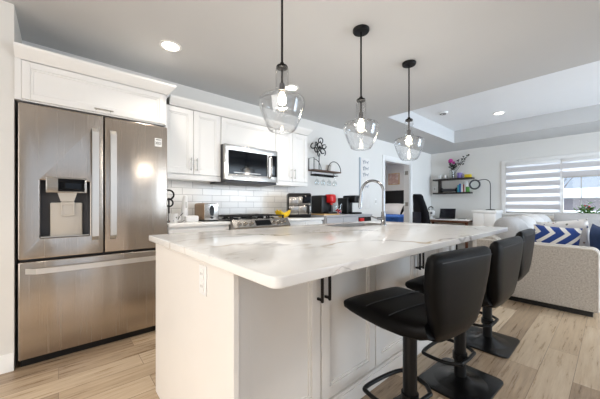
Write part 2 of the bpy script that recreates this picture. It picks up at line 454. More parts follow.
def smoothpath(P, n=8):
    P = [Vector(p) for p in P]; out = []
    for i in range(len(P)-1):
        p0 = P[max(i-1, 0)]; p1 = P[i]; p2 = P[i+1]; p3 = P[min(i+2, len(P)-1)]
        for k in range(n):
            t = k/n
            out.append(.5*((2*p1)+(p2-p0)*t+(2*p0-5*p1+4*p2-p3)*t*t+(3*p1-p0-3*p2+p3)*t**3))
    out.append(P[-1]); return out

# ------------------------------------------------------------------ the room
KW = -3.17; FW = 7.40; CH = 2.44; TH = 2.70
b = MB(); b.box(-5.3, 3.5, -2.7, 8.6, -.08, 0); struct(b.build('floor', 'floor', smooth=False))
b = MB()
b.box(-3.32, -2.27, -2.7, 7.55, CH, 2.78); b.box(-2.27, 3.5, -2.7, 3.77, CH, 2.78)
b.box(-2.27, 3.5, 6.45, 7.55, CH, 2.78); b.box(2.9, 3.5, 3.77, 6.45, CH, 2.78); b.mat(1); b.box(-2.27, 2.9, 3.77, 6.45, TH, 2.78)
struct(b.build('ceiling', ['ceil', 'traydaylit'], smooth=False))
DY0, DY1, DH = 5.15, 6.24, 2.06
b = MB()
b.box(KW-.13, KW, -2.7, DY0, 0, CH); b.box(KW-.13, KW, DY1, FW, 0, CH); b.box(KW-.13, KW, DY0, DY1, DH, CH)
struct(b.build('wall_left', 'wall', smooth=False))
b = MB(); b.box(KW, -2.64, -2.6, -.222, 0, CH); struct(b.build('wall_entry', 'wall', smooth=False))
WX0, WX1, WZ0, WZ1 = -1.56, .28, .92, 2.0
b = MB()
b.box(KW-.13, WX0, FW, FW+.15, 0, CH); b.box(WX1, 3.5, FW, FW+.15, 0, CH)
b.box(WX0, WX1, FW, FW+.15, 0, WZ0); b.box(WX0, WX1, FW, FW+.15, WZ1, CH)
struct(b.build('wall_back', 'wall', smooth=False))
b = MB()
for y0, y1 in ((-2.7, -.9), (2.1, 3.4), (6.6, 7.55)): b.box(3.35, 3.5, y0, y1, 0, 2.78)
for y0, y1 in ((-.9, 2.1), (3.4, 6.6)): b.box(3.35, 3.5, y0, y1, 0, .35); b.box(3.35, 3.5, y0, y1, 2.35, 2.78)
struct(b.build('wall_right', 'wall', smooth=False))
b = MB()
b.box(-3.3, -1.25, -2.7, -2.58, 0, CH); b.box(1.05, 3.5, -2.7, -2.58, 0, CH); b.box(-1.25, 1.05, -2.7, -2.58, 0, .35); b.box(-1.25, 1.05, -2.7, -2.58, 2.35, CH)
struct(b.build('wall_front', 'wall', smooth=False))
# the bedroom beyond the doorway
b = MB(); b.box(-5.3, -5.15, 4.2, 8.55, 0, CH); b.box(-5.15, KW-.13, 4.2, 4.3, 0, CH); b.box(-5.15, KW-.13, 8.45, 8.55, 0, CH)
b.box(KW-.13, KW, FW+.15, 8.55, 0, CH); struct(b.build('wall_bedroom', 'wall', smooth=False))
b = MB(); b.box(-5.3, KW-.13, 4.2, 8.55, CH, 2.55); struct(b.build('ceiling_bedroom', 'ceil', smooth=False))
area_light('bedroom_fill_lamp', (-4.0, 6.6, 2.38), (0, 0, 0), .4, .4, 22, (1, .95, .9), 'DISK')  # added lamp without a fixture, only to light the bedroom

def base_prof(h=.115): return [(0, 0), (.016, 0), (.016, h*.68), (.011, h*.74), (.011, h*.86), (.006, h), (0, h)]
b = MB(); b.sweep([(-2.64, -.222), (-2.64, -2.58)][::-1], base_prof()); struct(b.build('baseboard_entry', 'trimw'))
b = MB(); b.sweep([(KW, 3.9), (KW, 5.05)], base_prof()); b.sweep([(KW, 6.34), (KW, FW), (3.35, FW)], base_prof()); struct(b.build('baseboard_left', 'trimw'))
# doorway casing
root = thing('door_1', 'white cased doorway opening from the kitchen wall into a bedroom', 'doorway', (KW, 5.62, 0)); struct(root)
b = MB()
for xs in ((KW, KW+.018), ):
    b.box(xs[0], xs[1], DY0-.09, DY0, 0, DH+.09, .004); b.box(xs[0], xs[1], DY1, DY1+.09, 0, DH+.09, .004); b.box(xs[0], xs[1], DY0, DY1, DH, DH+.09, .004)
b.build('casing', 'trimw', root)
b = MB(); b.box(KW-.14, KW, DY0, DY0+.018, 0, DH); b.box(KW-.14, KW, DY1-.018, DY1, 0, DH); b.box(KW-.14, KW, DY0, DY1, DH-.018, DH)
b.build('jamb', 'trimw', root)
for z in (.3, 1.12, 1.86):
    b = MB(); b.box(KW-.12, KW-.03, DY1-.024, DY1-.016, z-.045, z+.045); b.cyl((KW-.125, DY1-.03, z-.05), (KW-.125, DY1-.03, z+.05), .008); b.build('hinge', 'nickel', root)
# window casing, sash, panes
root = thing('window_1', 'wide white window in the far wall behind the sofa', 'window', ((WX0+WX1)/2, FW, WZ0)); struct(root)
b = MB()
b.box(WX0-.075, WX0, FW-.018, FW, WZ0-.05, WZ1+.075, .004); b.box(WX1, WX1+.075, FW-.018, FW, WZ0-.05, WZ1+.075, .004)
b.box(WX0, WX1, FW-.018, FW, WZ1, WZ1+.075, .004); b.build('casing', 'trimw', root)
b = MB(); b.box(WX0-.09, WX1+.09, FW-.055, FW+.08, WZ0-.03, WZ0, .005); b.build('sill', 'trimw', root)
MX = -.672
b = MB()
b.box(WX0, WX0+.04, FW+.06, FW+.12, WZ0, WZ1); b.box(WX1-.04, WX1, FW+.06, FW+.12, WZ0, WZ1)
b.box(WX0, WX1, FW+.06, FW+.12, WZ0, WZ0+.04); b.box(WX0, WX1, FW+.06, FW+.12, WZ1-.04, WZ1); b.box(MX-.03, MX+.03, FW+.0, FW+.12, WZ0, WZ1)
b.build('window_frame', 'trimw', root)
b = MB()
for x in (-.40, -.03): b.box(x-.008, x+.008, FW+.09, FW+.10, WZ0+.04, WZ1-.04)
b.box(MX+.03, WX1-.04, FW+.09, FW+.10, 1.22, 1.238)
for x in (-1.27, -.97): b.box(x-.008, x+.008, FW+.09, FW+.10, WZ0+.04, WZ1-.04)
b.box(WX0+.04, MX-.03, FW+.09, FW+.10, 1.30, 1.318); b.build('muntins', 'grey', root)
for x0, x1 in ((WX0+.04, MX-.03), (MX+.03, WX1-.04)):
    b = MB(); b.box(x0, x1, FW+.082, FW+.087, WZ0+.04, WZ1-.04); b.build('pane', 'pane', root, smooth=False)

# ------------------------------------------------------------------ outdoors
b = MB(); b.box(-14, 16, 7.6, 60, -.6, -.5); struct(b.build('ground_outside', 'snow', smooth=False))
h = thing('garage', 'low grey outbuilding with a snow covered roof seen through the window', 'building', (-.5, 19, -.5))
b = MB(); b.box(-7, 7, 17.2, 21, -.5, 1.45); b.build('wall', 'siding', h, smooth=False)
b = MB(); b.prism([(16.8, 1.42), (16.8, 1.50), (19.1, 1.92), (21.4, 1.50), (21.4, 1.42)], -7.3, 7.3, 'x'); b.build('roof', 'snow', h, smooth=False)
for x in (-3.0, -.2, 1.5):
    b = MB(); b.box(x, x+.7, 17.16, 17.22, .5, 1.35); b.build('window', 'greydk', h, smooth=False)
b = MB(); b.prism([(10.6, -.5), (11.6, .75), (12.4, .92), (13.2, .8), (14.6, -.5)], -9, 9, 'x'); struct(b.build('snow_bank_outside', 'snow'))
b = MB(); b.box(-1.66, -1.56, 15.0, 15.1, -.5, 1.40); tag(b.build('garden_post', 'fencepost'), 'yellowish wooden garden post standing in the snow outside', 'post')
for k, (x, y, hh) in enumerate(((-6.6, 27, 7.5), (-3.2, 29, 8.5), (.6, 28, 8))):
    t = thing('bare_tree', ['bare grey tree beyond the snowy roof, beside the blind', 'bare tree beyond the snowy roof, in the middle pane', 'bare tree beyond the snowy roof, by the frame edge'][k], 'tree', (x, y, -.5), 'bare trees behind the outbuilding')
    b = MB(); b.tube([(x, y, -.5), (x+.1, y, hh*.4), (x, y, hh*.8)], .1, 8, rs=[.16, .11, .04]); b.build('trunk', 'bark', t)
    b = MB()
    for q in range(90):
        a = rnd.random()*2*PI; z = rnd.uniform(.9, hh*.75); l = rnd.uniform(.6, 1.6)
        b.tube([(x, y, z), (x+math.cos(a)*l*.5, y+math.sin(a)*l*.5, z+l*.5), (x+math.cos(a)*l, y+math.sin(a)*l, z+l*1.2)], .02, 5, rs=[.05, .032, .014])
    b.build('branches', 'bark', t)
for k, (x, y, r) in enumerate(((-1.25, 9.6, .42), (-.25, 9.3, .5))):
    b = MB()
    for q in range(60):
        a = rnd.random()*2*PI; e = rnd.random()**.5; zz = rnd.random()
        b.ball((x+math.cos(a)*r*e, y+math.sin(a)*r*e, -.5+zz*1.35*(1-.35*e)), .10, .10, .08, 6)
    tag(b.build('shrub', 'hedge'), ['low green shrub outside under the open half of the window', 'larger green shrub outside behind the potted plant'][k], 'shrub')

# ------------------------------------------------------------------ backsplash
b = MB(); b.box(KW, KW+.008, .70, 2.68, .90, 1.42); struct(b.build('wall_backsplash', 'tile', smooth=False), 'white subway tile backsplash behind the range', 'backsplash')

# ------------------------------------------------------------------ cabinet helpers
def shaker(bm, xf, y0, y1, z0, z1, st=.055, t=.02, rec=.010):
    """door facing +x whose face is at xf"""
    e = .0015
    bm.box(xf-t, xf, y0+e, y0+st, z0+e, z1-e, .002, 1); bm.box(xf-t, xf, y1-st, y1-e, z0+e, z1-e, .002, 1)
    bm.box(xf-t, xf, y0+st, y1-st, z0+e, z0+st, .002, 1); bm.box(xf-t, xf, y0+st, y1-st, z1-st, z1-e, .002, 1)
    bm.box(xf-t, xf-rec, y0+st-.002, y1-st+.002, z0+st-.002, z1-st+.002)
    i = st; w = .014
    for a0, a1, c0, c1 in ((y0+i, y0+i+w, z0+i, z1-i), (y1-i-w, y1-i, z0+i, z1-i)):
        bm.box(xf-t, xf-rec*.5, a0, a1, c0, c1, .002, 1)
    bm.box(xf-t, xf-rec*.5, y0+i+w, y1-i-w, z0+i, z0+i+w, .002, 1); bm.box(xf-t, xf-rec*.5, y0+i+w, y1-i-w, z1-i-w, z1-i, .002, 1)
def vhandle(x, y, z0, z1, parent, m='nickel', r=.005, so=.028, sq=False):
    b = MB()
    if sq:
        b.box(x+so-.006, x+so+.006, y-.006, y+.006, z0, z1, .0015, 1)
        for z in (z0+.012, z1-.012): b.box(x, x+so, y-.005, y+.005, z-.006, z+.006)
    else:
        b.cyl((x+so, y, z0), (x+so, y, z1), r, n=12)
        for z in (z0+.015, z1-.015): b.cyl((x, y, z), (x+so, y, z), r*.9, n=10)
    return b.build('handle', m, parent)
def hhandle(x, y0, y1, z, parent, m='nickel', r=.005, so=.028):
    b = MB(); b.cyl((x+so, y0, z), (x+so, y1, z), r, n=12)
    for y in (y0+.015, y1-.015): b.cyl((x, y, z), (x+so, y, z), r*.9, n=10)
    return b.build('handle', m, parent)
CROWN = [(-.30, 0), (0, 0), (.006, .010), (.012, .014), (.026, .028), (.045, .048), (.056, .060), (.060, .068), (.062, .078), (-.30, .078)]

# ------------------------------------------------------------------ refrigerator
FX = -2.62; FY0, FY1, FS = -.203, .730, .268
fr = thing('refrigerator', 'stainless french door refrigerator with ice dispenser beside the entry wall', 'refrigerator', (-2.9, .26, 0))
b = MB(); b.box(-3.14, FX-.065, FY0+.005, FY1-.005, .03, 1.775, .006); b.build('body', 'greydk', fr)
b = MB(); b.box(-3.10, FX-.03, FY0+.01, FY1-.01, .0, .045); b.build('toe_grille', 'black', fr)
RY0, RY1, RZ0, RZ1 = -.097, .180, .868, 1.275
b = MB()
b.slab(rrect(FY0, FS-.004, .728, 1.79, .012), [rrect(RY0, RY1, RZ0, RZ1, .006)], .06, lambda a, c, hh: (FX-.06+hh, a, c), .006)
ld = b.build('door', 'steel', fr); ld['label'] = 'stainless door with the water dispenser'
b = MB(); b.box(FX-.06, FX, FS+.004, FY1, .728, 1.79, .008, 3); rd = b.build('door', 'steel', fr)
b = MB(); b.box(FX-.06, FX, FY0, FY1, .052, .712, .008, 3); dr = b.build('freezer_drawer', 'steel', fr)
for y, d in ((FS-.057, ld), (FS+.057, rd)):
    b = MB()
    pts = [(.012, .832), (.048, .865), (.052, 1.0), (.052, 1.5), (.048, 1.652), (.012, 1.685)]
    inn = [(.0, .832), (.030, .875), (.034, 1.0), (.034, 1.5), (.030, 1.642), (.0, 1.685)]
    poly = [(FX+o, z) for o, z in pts]+[(FX+o, z) for o, z in reversed(inn)]
    b.prism(poly, y-.020, y+.020, 'y'); b.build('door_handle', 'pull', d)
b = MB(); outer = []; inner = []
for i in range(17):
    t = i/16; y = FY0+.035+t*(FY1-FY0-.07); o = .05*min(1, min(t, 1-t)/.035)**.5+.006*math.sin(PI*t)
    outer.append((FX+o+.008, y)); inner.append((FX+max(o-.014, 0), y))
b.prism(outer+inner[::-1], .632, .668, 'z'); b.build('drawer_handle', 'pull', dr)
b = MB()
b.box(FX-.075, FX-.07, RY0, RY1, RZ0, RZ1); b.box(FX-.07, FX-.003, RY0, RY0+.003, RZ0, RZ1); b.box(FX-.07, FX-.003, RY1-.003, RY1, RZ0, RZ1)
b.box(FX-.07, FX-.003, RY0, RY1, RZ0, RZ0+.003); b.box(FX-.07, FX-.003, RY0, RY1, RZ1-.003, RZ1); b.build('dispenser_recess', 'greydk', ld)
b = MB(); b.box(FX-.06, FX+.004, -.066, .162, 1.188, 1.300, .004); b.build('dispenser_panel', 'steelh', ld)
b = MB(); b.box(FX+.003, FX+.006, -.002, .148, 1.198, 1.290, .001); b.build('dispenser_screen', 'blackgloss', ld)
b = MB(); b.prism([(-.005, 1.190), (.105, 1.190), (.088, 1.128), (.012, 1.128)], FX-.055, FX-.012, 'x'); b.build('dispenser_spout', 'greige', ld)
b = MB(); b.box(FX-.066, FX-.045, -.045, .138, .873, 1.118, .008); b.build('dispenser_backplate', 'greige', ld)
b = MB(); b.slab(rrect(.012, .092, 1.018, 1.128, .012), [rrect(.022, .082, 1.028, 1.10, .008)], .012, lambda a, c, hh: (FX-.043+hh, a, c), .002)
b.box(FX-.043, FX-.038, .020, .084, 1.026, 1.102); b.build('dispenser_paddle', 'greige', ld)
b = MB(); b.box(FX-.044, FX-.004, RY0+.004, RY1-.004, .869, .877); b.build('drip_tray', 'silverpl', ld)
# small square badge on the right door
b = MB(); by, bz = .655, 1.645
b.box(FX, FX+.0012, by-.028, by+.028, bz-.036, bz+.036); b.mat(1)
f2 = lambda p, q: (FX+.0018, p, q)
b.tube(arc((by+.010, bz-.006), .0095, 0, 2*PI*19/20, 19, f2), .0022, 6, closed=True)
b.tube([f2(by-.022, bz+.006), f2(by-.004, bz-.018)], .0022, 6); b.tube([f2(by-.004, bz+.006), f2(by-.022, bz-.018)], .0022, 6)
b.box(FX+.001, FX+.0022, by-.02, by+.02, bz+.020, bz+.026)
b.build('badge', ['plasticw', 'greydk'], rd)
for y0, y1 in ((FY0+.02, FY0+.10), (FY1-.10, FY1-.02)):
    b = MB(); b.box(FX-.12, FX-.01, y0, y1, 1.775, 1.80, .006); b.build('hinge_cover', 'greydk', fr)

# ------------------------------------------------------------------ cabinet above the fridge
c = thing('fridge_cabinet', 'white cabinet with flip-up door above the refrigerator', 'cabinet', (-2.9, .26, 1.81))
b = MB(); b.box(KW, FX-.021, -.215, .722, 1.808, 2.085); b.box(FX-.03, FX-.004, -.220, -.188, 1.808, 2.085); b.box(FX-.03, FX-.004, .708, .722, 1.808, 2.085); b.build('body', 'cab', c, smooth=False)
b = MB(); shaker(b, FX, -.188, .708, 1.815, 2.078, .045); d = b.build('door', 'cab', c)
hhandle(FX, .205, .325, 1.835, d)
b = MB(); b.sweep([(-2.62, -.219), (-2.62, .728), (KW+.01, .728)], [(o, z+2.080) for o, z in CROWN[1:-1]]+[(0, 2.158)]); b.box(KW, -2.60, -.219, .735, 2.150, 2.157); b.build('crown', 'cab', c)
b = MB(); b.box(KW, FX-.05, .7325, .741, 0, 1.806); tag(b.build('gable_panel', 'cab'), 'white full-height panel closing the side of the fridge niche', 'cabinet panel')

# ------------------------------------------------------------------ wall cabinets
UX = -2.82
def wall_cab(label, y0, y1, z0, z1, doors, hside, rail=True):
    c = thing('wall_cabinet', label, 'cabinet', (-3.0, (y0+y1)/2, z0), 'white wall cabinets around the microwave')
    b = MB(); b.box(KW+.008, UX-.021, y0, y1, z0, z1); b.build('body', 'cab', c, smooth=False)
    zb = z0+.045 if rail else z0+.008
    if rail:
        b = MB(); b.box(UX-.03, UX-.002, y0, y1, z0-.012, z0+.038, .003); b.build('light_rail', 'cab', c)
    for (a0, a1), hs in zip(doors, hside):
        b = MB(); shaker(b, UX, a0, a1, zb, z1-.004); d = b.build('door', 'cab', c)
        if hs == 'h': hhandle(UX, (a0+a1)/2-.055, (a0+a1)/2+.055, zb+.022, d)
        else: vhandle(UX, a0+.028 if hs == 'l' else a1-.028, zb+.035, zb+.165, d)
wall_cab('white two door wall cabinet between the refrigerator and the microwave', .742, 1.331, 1.366, 2.07, [(.745, 1.034), (1.036, 1.329)], 'rl')
wall_cab('short white wall cabinet directly above the microwave', 1.333, 2.069, 1.745, 2.07, [(1.335, 2.067)], 'h', False)
wall_cab('white two door wall cabinet above the air fryer', 2.071, 2.62, 1.366, 2.07, [(2.073, 2.345), (2.347, 2.618)], 'rl')
b = MB(); b.sweep([(UX, .802), (UX, 2.622), (KW+.01, 2.622)], [(o*.85, z*1.02+2.070) for o, z in CROWN[1:-1]]+[(0, 2.1496)]); b.box(KW, UX+.01, .802, 2.63, 2.142, 2.149)
tag(b.build('crown_moulding', 'cab'), 'white crown moulding running along the top of the wall cabinets', 'moulding')

# ------------------------------------------------------------------ microwave
mw = thing('microwave', 'stainless over-range microwave with dark glass door', 'microwave', (-2.95, 1.70, 1.35)); X = -2.745
b = MB(); b.box(KW+.01, X-.03, 1.336, 2.040, 1.368, 1.762, .003); b.build('body', 'greydk', mw)
b = MB(); b.slab(rrect(1.334, 2.042, 1.375, 1.762, .006), [rrect(1.385, 1.89, 1.442, 1.702, .01)], .03, lambda a, q, hh: (X-.03+hh, a, q), .003); d = b.build('door', 'steelh', mw)
b = MB(); b.box(X-.02, X-.004, 1.38, 1.895, 1.437, 1.707); b.build('window', 'blackgloss', d)
b = MB(); b.box(X-.001, X+.003, 1.955, 2.030, 1.442, 1.702, .001); b.build('control_panel', 'blackgloss', mw)
b = MB(); b.box(X-.0042, X-.003, 1.45, 1.80, 1.458, 1.464)
b.build('key_marking', 'silverpl', d)
b = MB(); b.tube(smoothpath([(X, 1.922, 1.425), (X+.035, 1.922, 1.455), (X+.045, 1.922, 1.555), (X+.035, 1.922, 1.66), (X, 1.922, 1.69)], 6), .012, 10); b.build('handle', 'steelh', d)
b = MB(); b.box(KW+.03, X-.015, 1.345, 2.034, 1.345, 1.369, .003); b.build('vent_base', 'greydk', mw)

# ------------------------------------------------------------------ range
rg = thing('range', 'stainless slide-in gas range between the base cabinets', 'range', (-2.87, 1.71, 0)); y0, y1 = 1.342, 2.078
b = MB(); b.box(KW+.02, -2.625, y0, y1, .02, .922, .003); b.build('body', 'steelh', rg)
b = MB(); b.box(KW+.02, -2.60, y0-.003, y1+.003, .922, .942, .004); b.build('cooktop', 'blackgloss', rg)
b = MB(); poly = [(-2.64, .947), (-2.595, .943), (-2.535, .867), (-2.545, .832), (-2.64, .832)]
b.prism(poly, y0, y1, 'y'); cp = b.build('control_panel', 'steelh', rg)
nx, nz = .076, .060; nl = math.hypot(nx, nz); nx /= nl; nz /= nl; cx, cz = -2.565, .905
for y in (1.42, 1.492, 1.564, 1.860, 1.932, 2.004):
    b = MB(); b.cyl((cx, y, cz), (cx+nx*.012, y, cz+nz*.012), .026, .025, 20); b.cyl((cx+nx*.012, y, cz+nz*.012), (cx+nx*.036, y, cz+nz*.036), .022, .019, 20); b.build('knob', 'steelh', rg)
M4 = Matrix.Translation((cx+nx*.001, 1.712, cz+nz*.001)) @ Matrix.Rotation(math.atan2(-.076, -.060)*0+math.atan2(nx, nz), 4, 'Y')
b = MB(); b.box(-.034, .034, -.10, .10, -.001, .003, .001, 1, M4); b.build('display', 'blackgloss', cp)
b = MB(); b.box(-2.625, -2.585, y0+.004, y1-.004, .20, .80, .006); od = b.build('oven_door', 'steelh', rg)
b = MB(); b.box(-2.586, -2.582, y0+.10, y1-.10, .32, .66, .001); b.build('oven_window', 'blackgloss', od)
b = MB(); b.cyl((-2.54, y0+.05, .75), (-2.54, y1-.05, .75), .011); b.cyl((-2.585, y0+.08, .75), (-2.54, y0+.08, .75), .009); b.cyl((-2.585, y1-.08, .75), (-2.54, y1-.08, .75), .009); b.build('oven_handle', 'steelh', od)
b = MB(); b.box(-2.625, -2.588, y0+.004, y1-.004, .05, .19, .006); b.build('drawer', 'steelh', rg)
for ya, yb in ((y0+.015, y0+.245), (y0+.255, y1-.255), (y1-.245, y1-.015)):
    b = MB(); x0, x1 = -3.10, -2.64; z = .982
    for y in (ya+.008, yb-.008): b.box(x0, x1, y-.007, y+.007, z-.012, z, .002, 1)
    for k in range(5):
        x = x0+.012+k*(x1-x0-.024)/4; b.box(x-.007, x+.007, ya, yb, z-.012, z, .002, 1)
    b.box(x0, x1, (ya+yb)/2-.006, (ya+yb)/2+.006, z-.012, z+.003, .002, 1)
    for x in (x0+.012, x1-.012):
        for y in (ya+.01, yb-.01): b.box(x-.008, x+.008, y-.008, y+.008, .942, z)
    b.build('grate', 'iron', rg)
    for x in (-2.99, -2.76):
        b = MB(); b.lathe([(0, .942), (.045, .942), (.045, .949), (.03, .951), (.03, .959), (0, .959)], (x, (ya+yb)/2, 0), 20); b.build('burner', 'iron', rg)

for yc, wd in ((1.04, .5), (1.69, .5), (2.35, .45)):
    area_light('under_cabinet_light', (-3.02, yc, 1.34), (0, 0, 0), .05, wd, .5, WARM)
# ------------------------------------------------------------------ base cabinets and worktops
def base_cab(label, y0, y1, n):
    c = thing('base_cabinet', label, 'cabinet', (-2.9, (y0+y1)/2, 0), 'white base cabinets along the kitchen wall'); xf = -2.635
    b = MB(); b.box(KW+.01, xf-.021, y0, y1, .10, .898); b.box(KW+.01, xf-.08, y0, y1, 0, .10); b.build('body', 'cab', c, smooth=False)
    w = (y1-y0)/n
    for i in range(n):
        a0, a1 = y0+i*w+.001, y0+(i+1)*w-.001
        b = MB(); shaker(b, xf, a0, a1, .715, .880, .04); d = b.build('drawer', 'cab', c); hhandle(xf, (a0+a1)/2-.06, (a0+a1)/2+.06, .785, d)
        b = MB(); shaker(b, xf, a0, a1, .105, .712); d = b.build('door', 'cab', c); vhandle(xf, a1-.03 if i == 0 else a0+.03, .52, .66, d)
base_cab('white base cabinet under the toaster, beside the refrigerator', .742, 1.337, 1)
base_cab('white base cabinet under the air fryer, beyond the range', 2.083, 2.73, 2)
for y0, y1, l in ((.741, 1.339, 'pale kitchen worktop under the toaster'), (2.081, 2.735, 'pale kitchen worktop under the air fryer')):
    b = MB(); b.box(KW+.008, -2.61, y0, y1, .898, .930, .004); tag(b.build('worktop', 'quartz'), l, 'countertop', 'kitchen wall worktops')

# ------------------------------------------------------------------ island
isl = thing('kitchen_island', 'off-white kitchen island with seating-side cabinet doors and end outlet', 'kitchen island', (-1.3, 1.65, 0)); IY0, IY1 = .432, 2.72; IX = -.950
b = MB(); b.box(-1.76, IX-.021, IY0+.02, IY1-.02, .02, .69); b.box(-1.43, IX-.021, IY0+.02, IY1-.02, .69, .8825); b.box(-1.76, -1.44, IY0+.02, 1.77, .69, .8825); b.box(-1.76, -1.44, 2.43, IY1-.02, .69, .8825); b.build('body', 'island', isl, smooth=False)
b = MB(); b.box(-1.785, -.822, IY0, IY0+.020, 0, .8825, .0015, 1); b.build('end_panel', 'island', isl)
b = MB(); b.box(-1.785, IX, IY1-.02, IY1, 0, .8825, .0015, 1); b.build('end_panel', 'island', isl)
b = MB(); b.box(-.99, -.90, IY0+.02, IY0+.045, 0, .8825, .003, 1); b.box(-.98, IX, IY0+.045, .512, .0, .8825); b.build('filler', 'island', isl)
edges = [.512, .975, 1.445, 1.985, 2.43, 2.69]
for i in range(5):
    a0, a1 = edges[i], edges[i+1]
    b = MB(); shaker(b, IX, a0+.003, a1-.003, .115, .868, .06, .02, .015); d = b.build('door', 'island', isl)
    y = a1-.026 if i % 2 == 0 else a0+.026
    vhandle(IX, y, .632, .800, d, 'darknickel', .006, .032, True)
b = MB(); b.box(IX-.03, IX+.006, IY0+.02, IY1-.02, .0, .085, .003); b.box(IX-.03, IX+.001, IY0+.02, IY1-.02, .085, .105, .004); b.build('base_trim', 'island', isl)
for i in range(4):
    a0 = .47+i*.557
    b = MB(); b.box(-1.78, -1.76, a0, a0+.553, .12, .868, .003, 1); b.build('drawer_front', 'island', isl)
# outlet on the end panel
b = MB(); b.box(-1.106, -1.036, IY0-.005, IY0, .745, .862, .002, 1); ol = b.build('outlet', 'plasticw', isl)
b = MB()
for z in (.779, .828): b.slab(rrect(-1.088, -1.054, z-.019, z+.019, .008), [], .003, lambda a, q, hh: (a, IY0-.005-hh, q))
b.mat(1)
for z in (.779, .828):
    for x in (-1.078, -1.066): b.box(x-.001, x+.001, IY0-.0085, IY0-.0078, z-.004, z+.006)
b.build('sockets', ['trimw', 'greydk'], ol)
SX0, SX1, SY0, SY1 = -1.71, -1.45, 1.80, 2.40
b = MB(); b.slab(rrect(-1.882, -.565, .412, 2.775, .028, 8), [rrect(SX0, SX1, SY0, SY1, .04)], .032, lambda a, q, hh: (a, q, .883+hh), .004, 3)
tag(b.build('island_countertop', 'quartz'), 'white veined quartz countertop of the island', 'countertop')
b = MB()
loops = [(rrect(SX0-.014, SX1+.014, SY0-.014, SY1+.014, .05), .9152), (rrect(SX0-.013, SX1+.013, SY0-.013, SY1+.013, .05), .9175), (rrect(SX0+.002, SX1-.002, SY0+.002, SY1-.002, .04), .9175), (rrect(SX0+.004, SX1-.004, SY0+.004, SY1-.004, .04), .914), (rrect(SX0+.02, SX1-.02, SY0+.02, SY1-.02, .05), .70)]
n = len(loops[0][0]); V = [(x, y, z) for lp, z in loops for x, y in lp]; F = []
for q in range(len(loops)-1): F += [(q*n+k, q*n+(k+1) % n, (q+1)*n+(k+1) % n, (q+1)*n+k) for k in range(n)]
b._addm(V, F+[tuple(range((len(loops)-1)*n, len(loops)*n))])
sk = thing('kitchen_sink', 'steel sink set into the island countertop beside the faucet', 'sink', ((SX0+SX1)/2, (SY0+SY1)/2, .70))
b.build('basin', 'sinksteel', sk)
b = MB(); b.lathe([(0, .7005), (.04, .7005), (.042, .7025), (.0, .704)], ((SX0+SX1)/2, (SY0+SY1)/2, 0), 20); b.build('drain', 'chrome', sk)
# faucet
fx, fy = -1.40, 2.255
fa = thing('faucet', 'chrome gooseneck pull-down faucet on the island countertop', 'faucet', (fx, fy, .915))
b = MB(); b.lathe([(0, .915), (.027, .915), (.027, .922), (.021, .930), (.021, 1.03), (.018, 1.04), (0, 1.04)], (fx, fy, 0), 24); b.build('base', 'chrome', fa)
b = MB(); R = .105; top = 1.225
pts = [(fx, fy, 1.03), (fx, fy, 1.12), (fx, fy, top)]+[(fx-R+R*math.cos(t), fy-(.05*(1-math.cos(t))/2), top+R*math.sin(t)) for t in [PI*k/16 for k in range(1, 16)]]+[(fx-2*R, fy-.05, top-.02)]
b.tube(pts, .0125, 14); b.build('spout', 'chrome', fa)
b = MB(); b.tube([(fx-2*R, fy-.05, top-.015), (fx-2*R-.004, fy-.052, top-.06), (fx-2*R-.012, fy-.054, top-.15)], .016, 14, rs=[.0145, .017, .019]); b.build('spray_head', 'chrome', fa)
b = MB(); b.cyl((fx, fy, .975), (fx-.035, fy-.045, .975), .014); b.tube([(fx-.03, fy-.04, .975), (fx-.055, fy-.07, .985), (fx-.075, fy-.095, 1.0)], .007, 8); b.build('lever', 'chrome', fa)

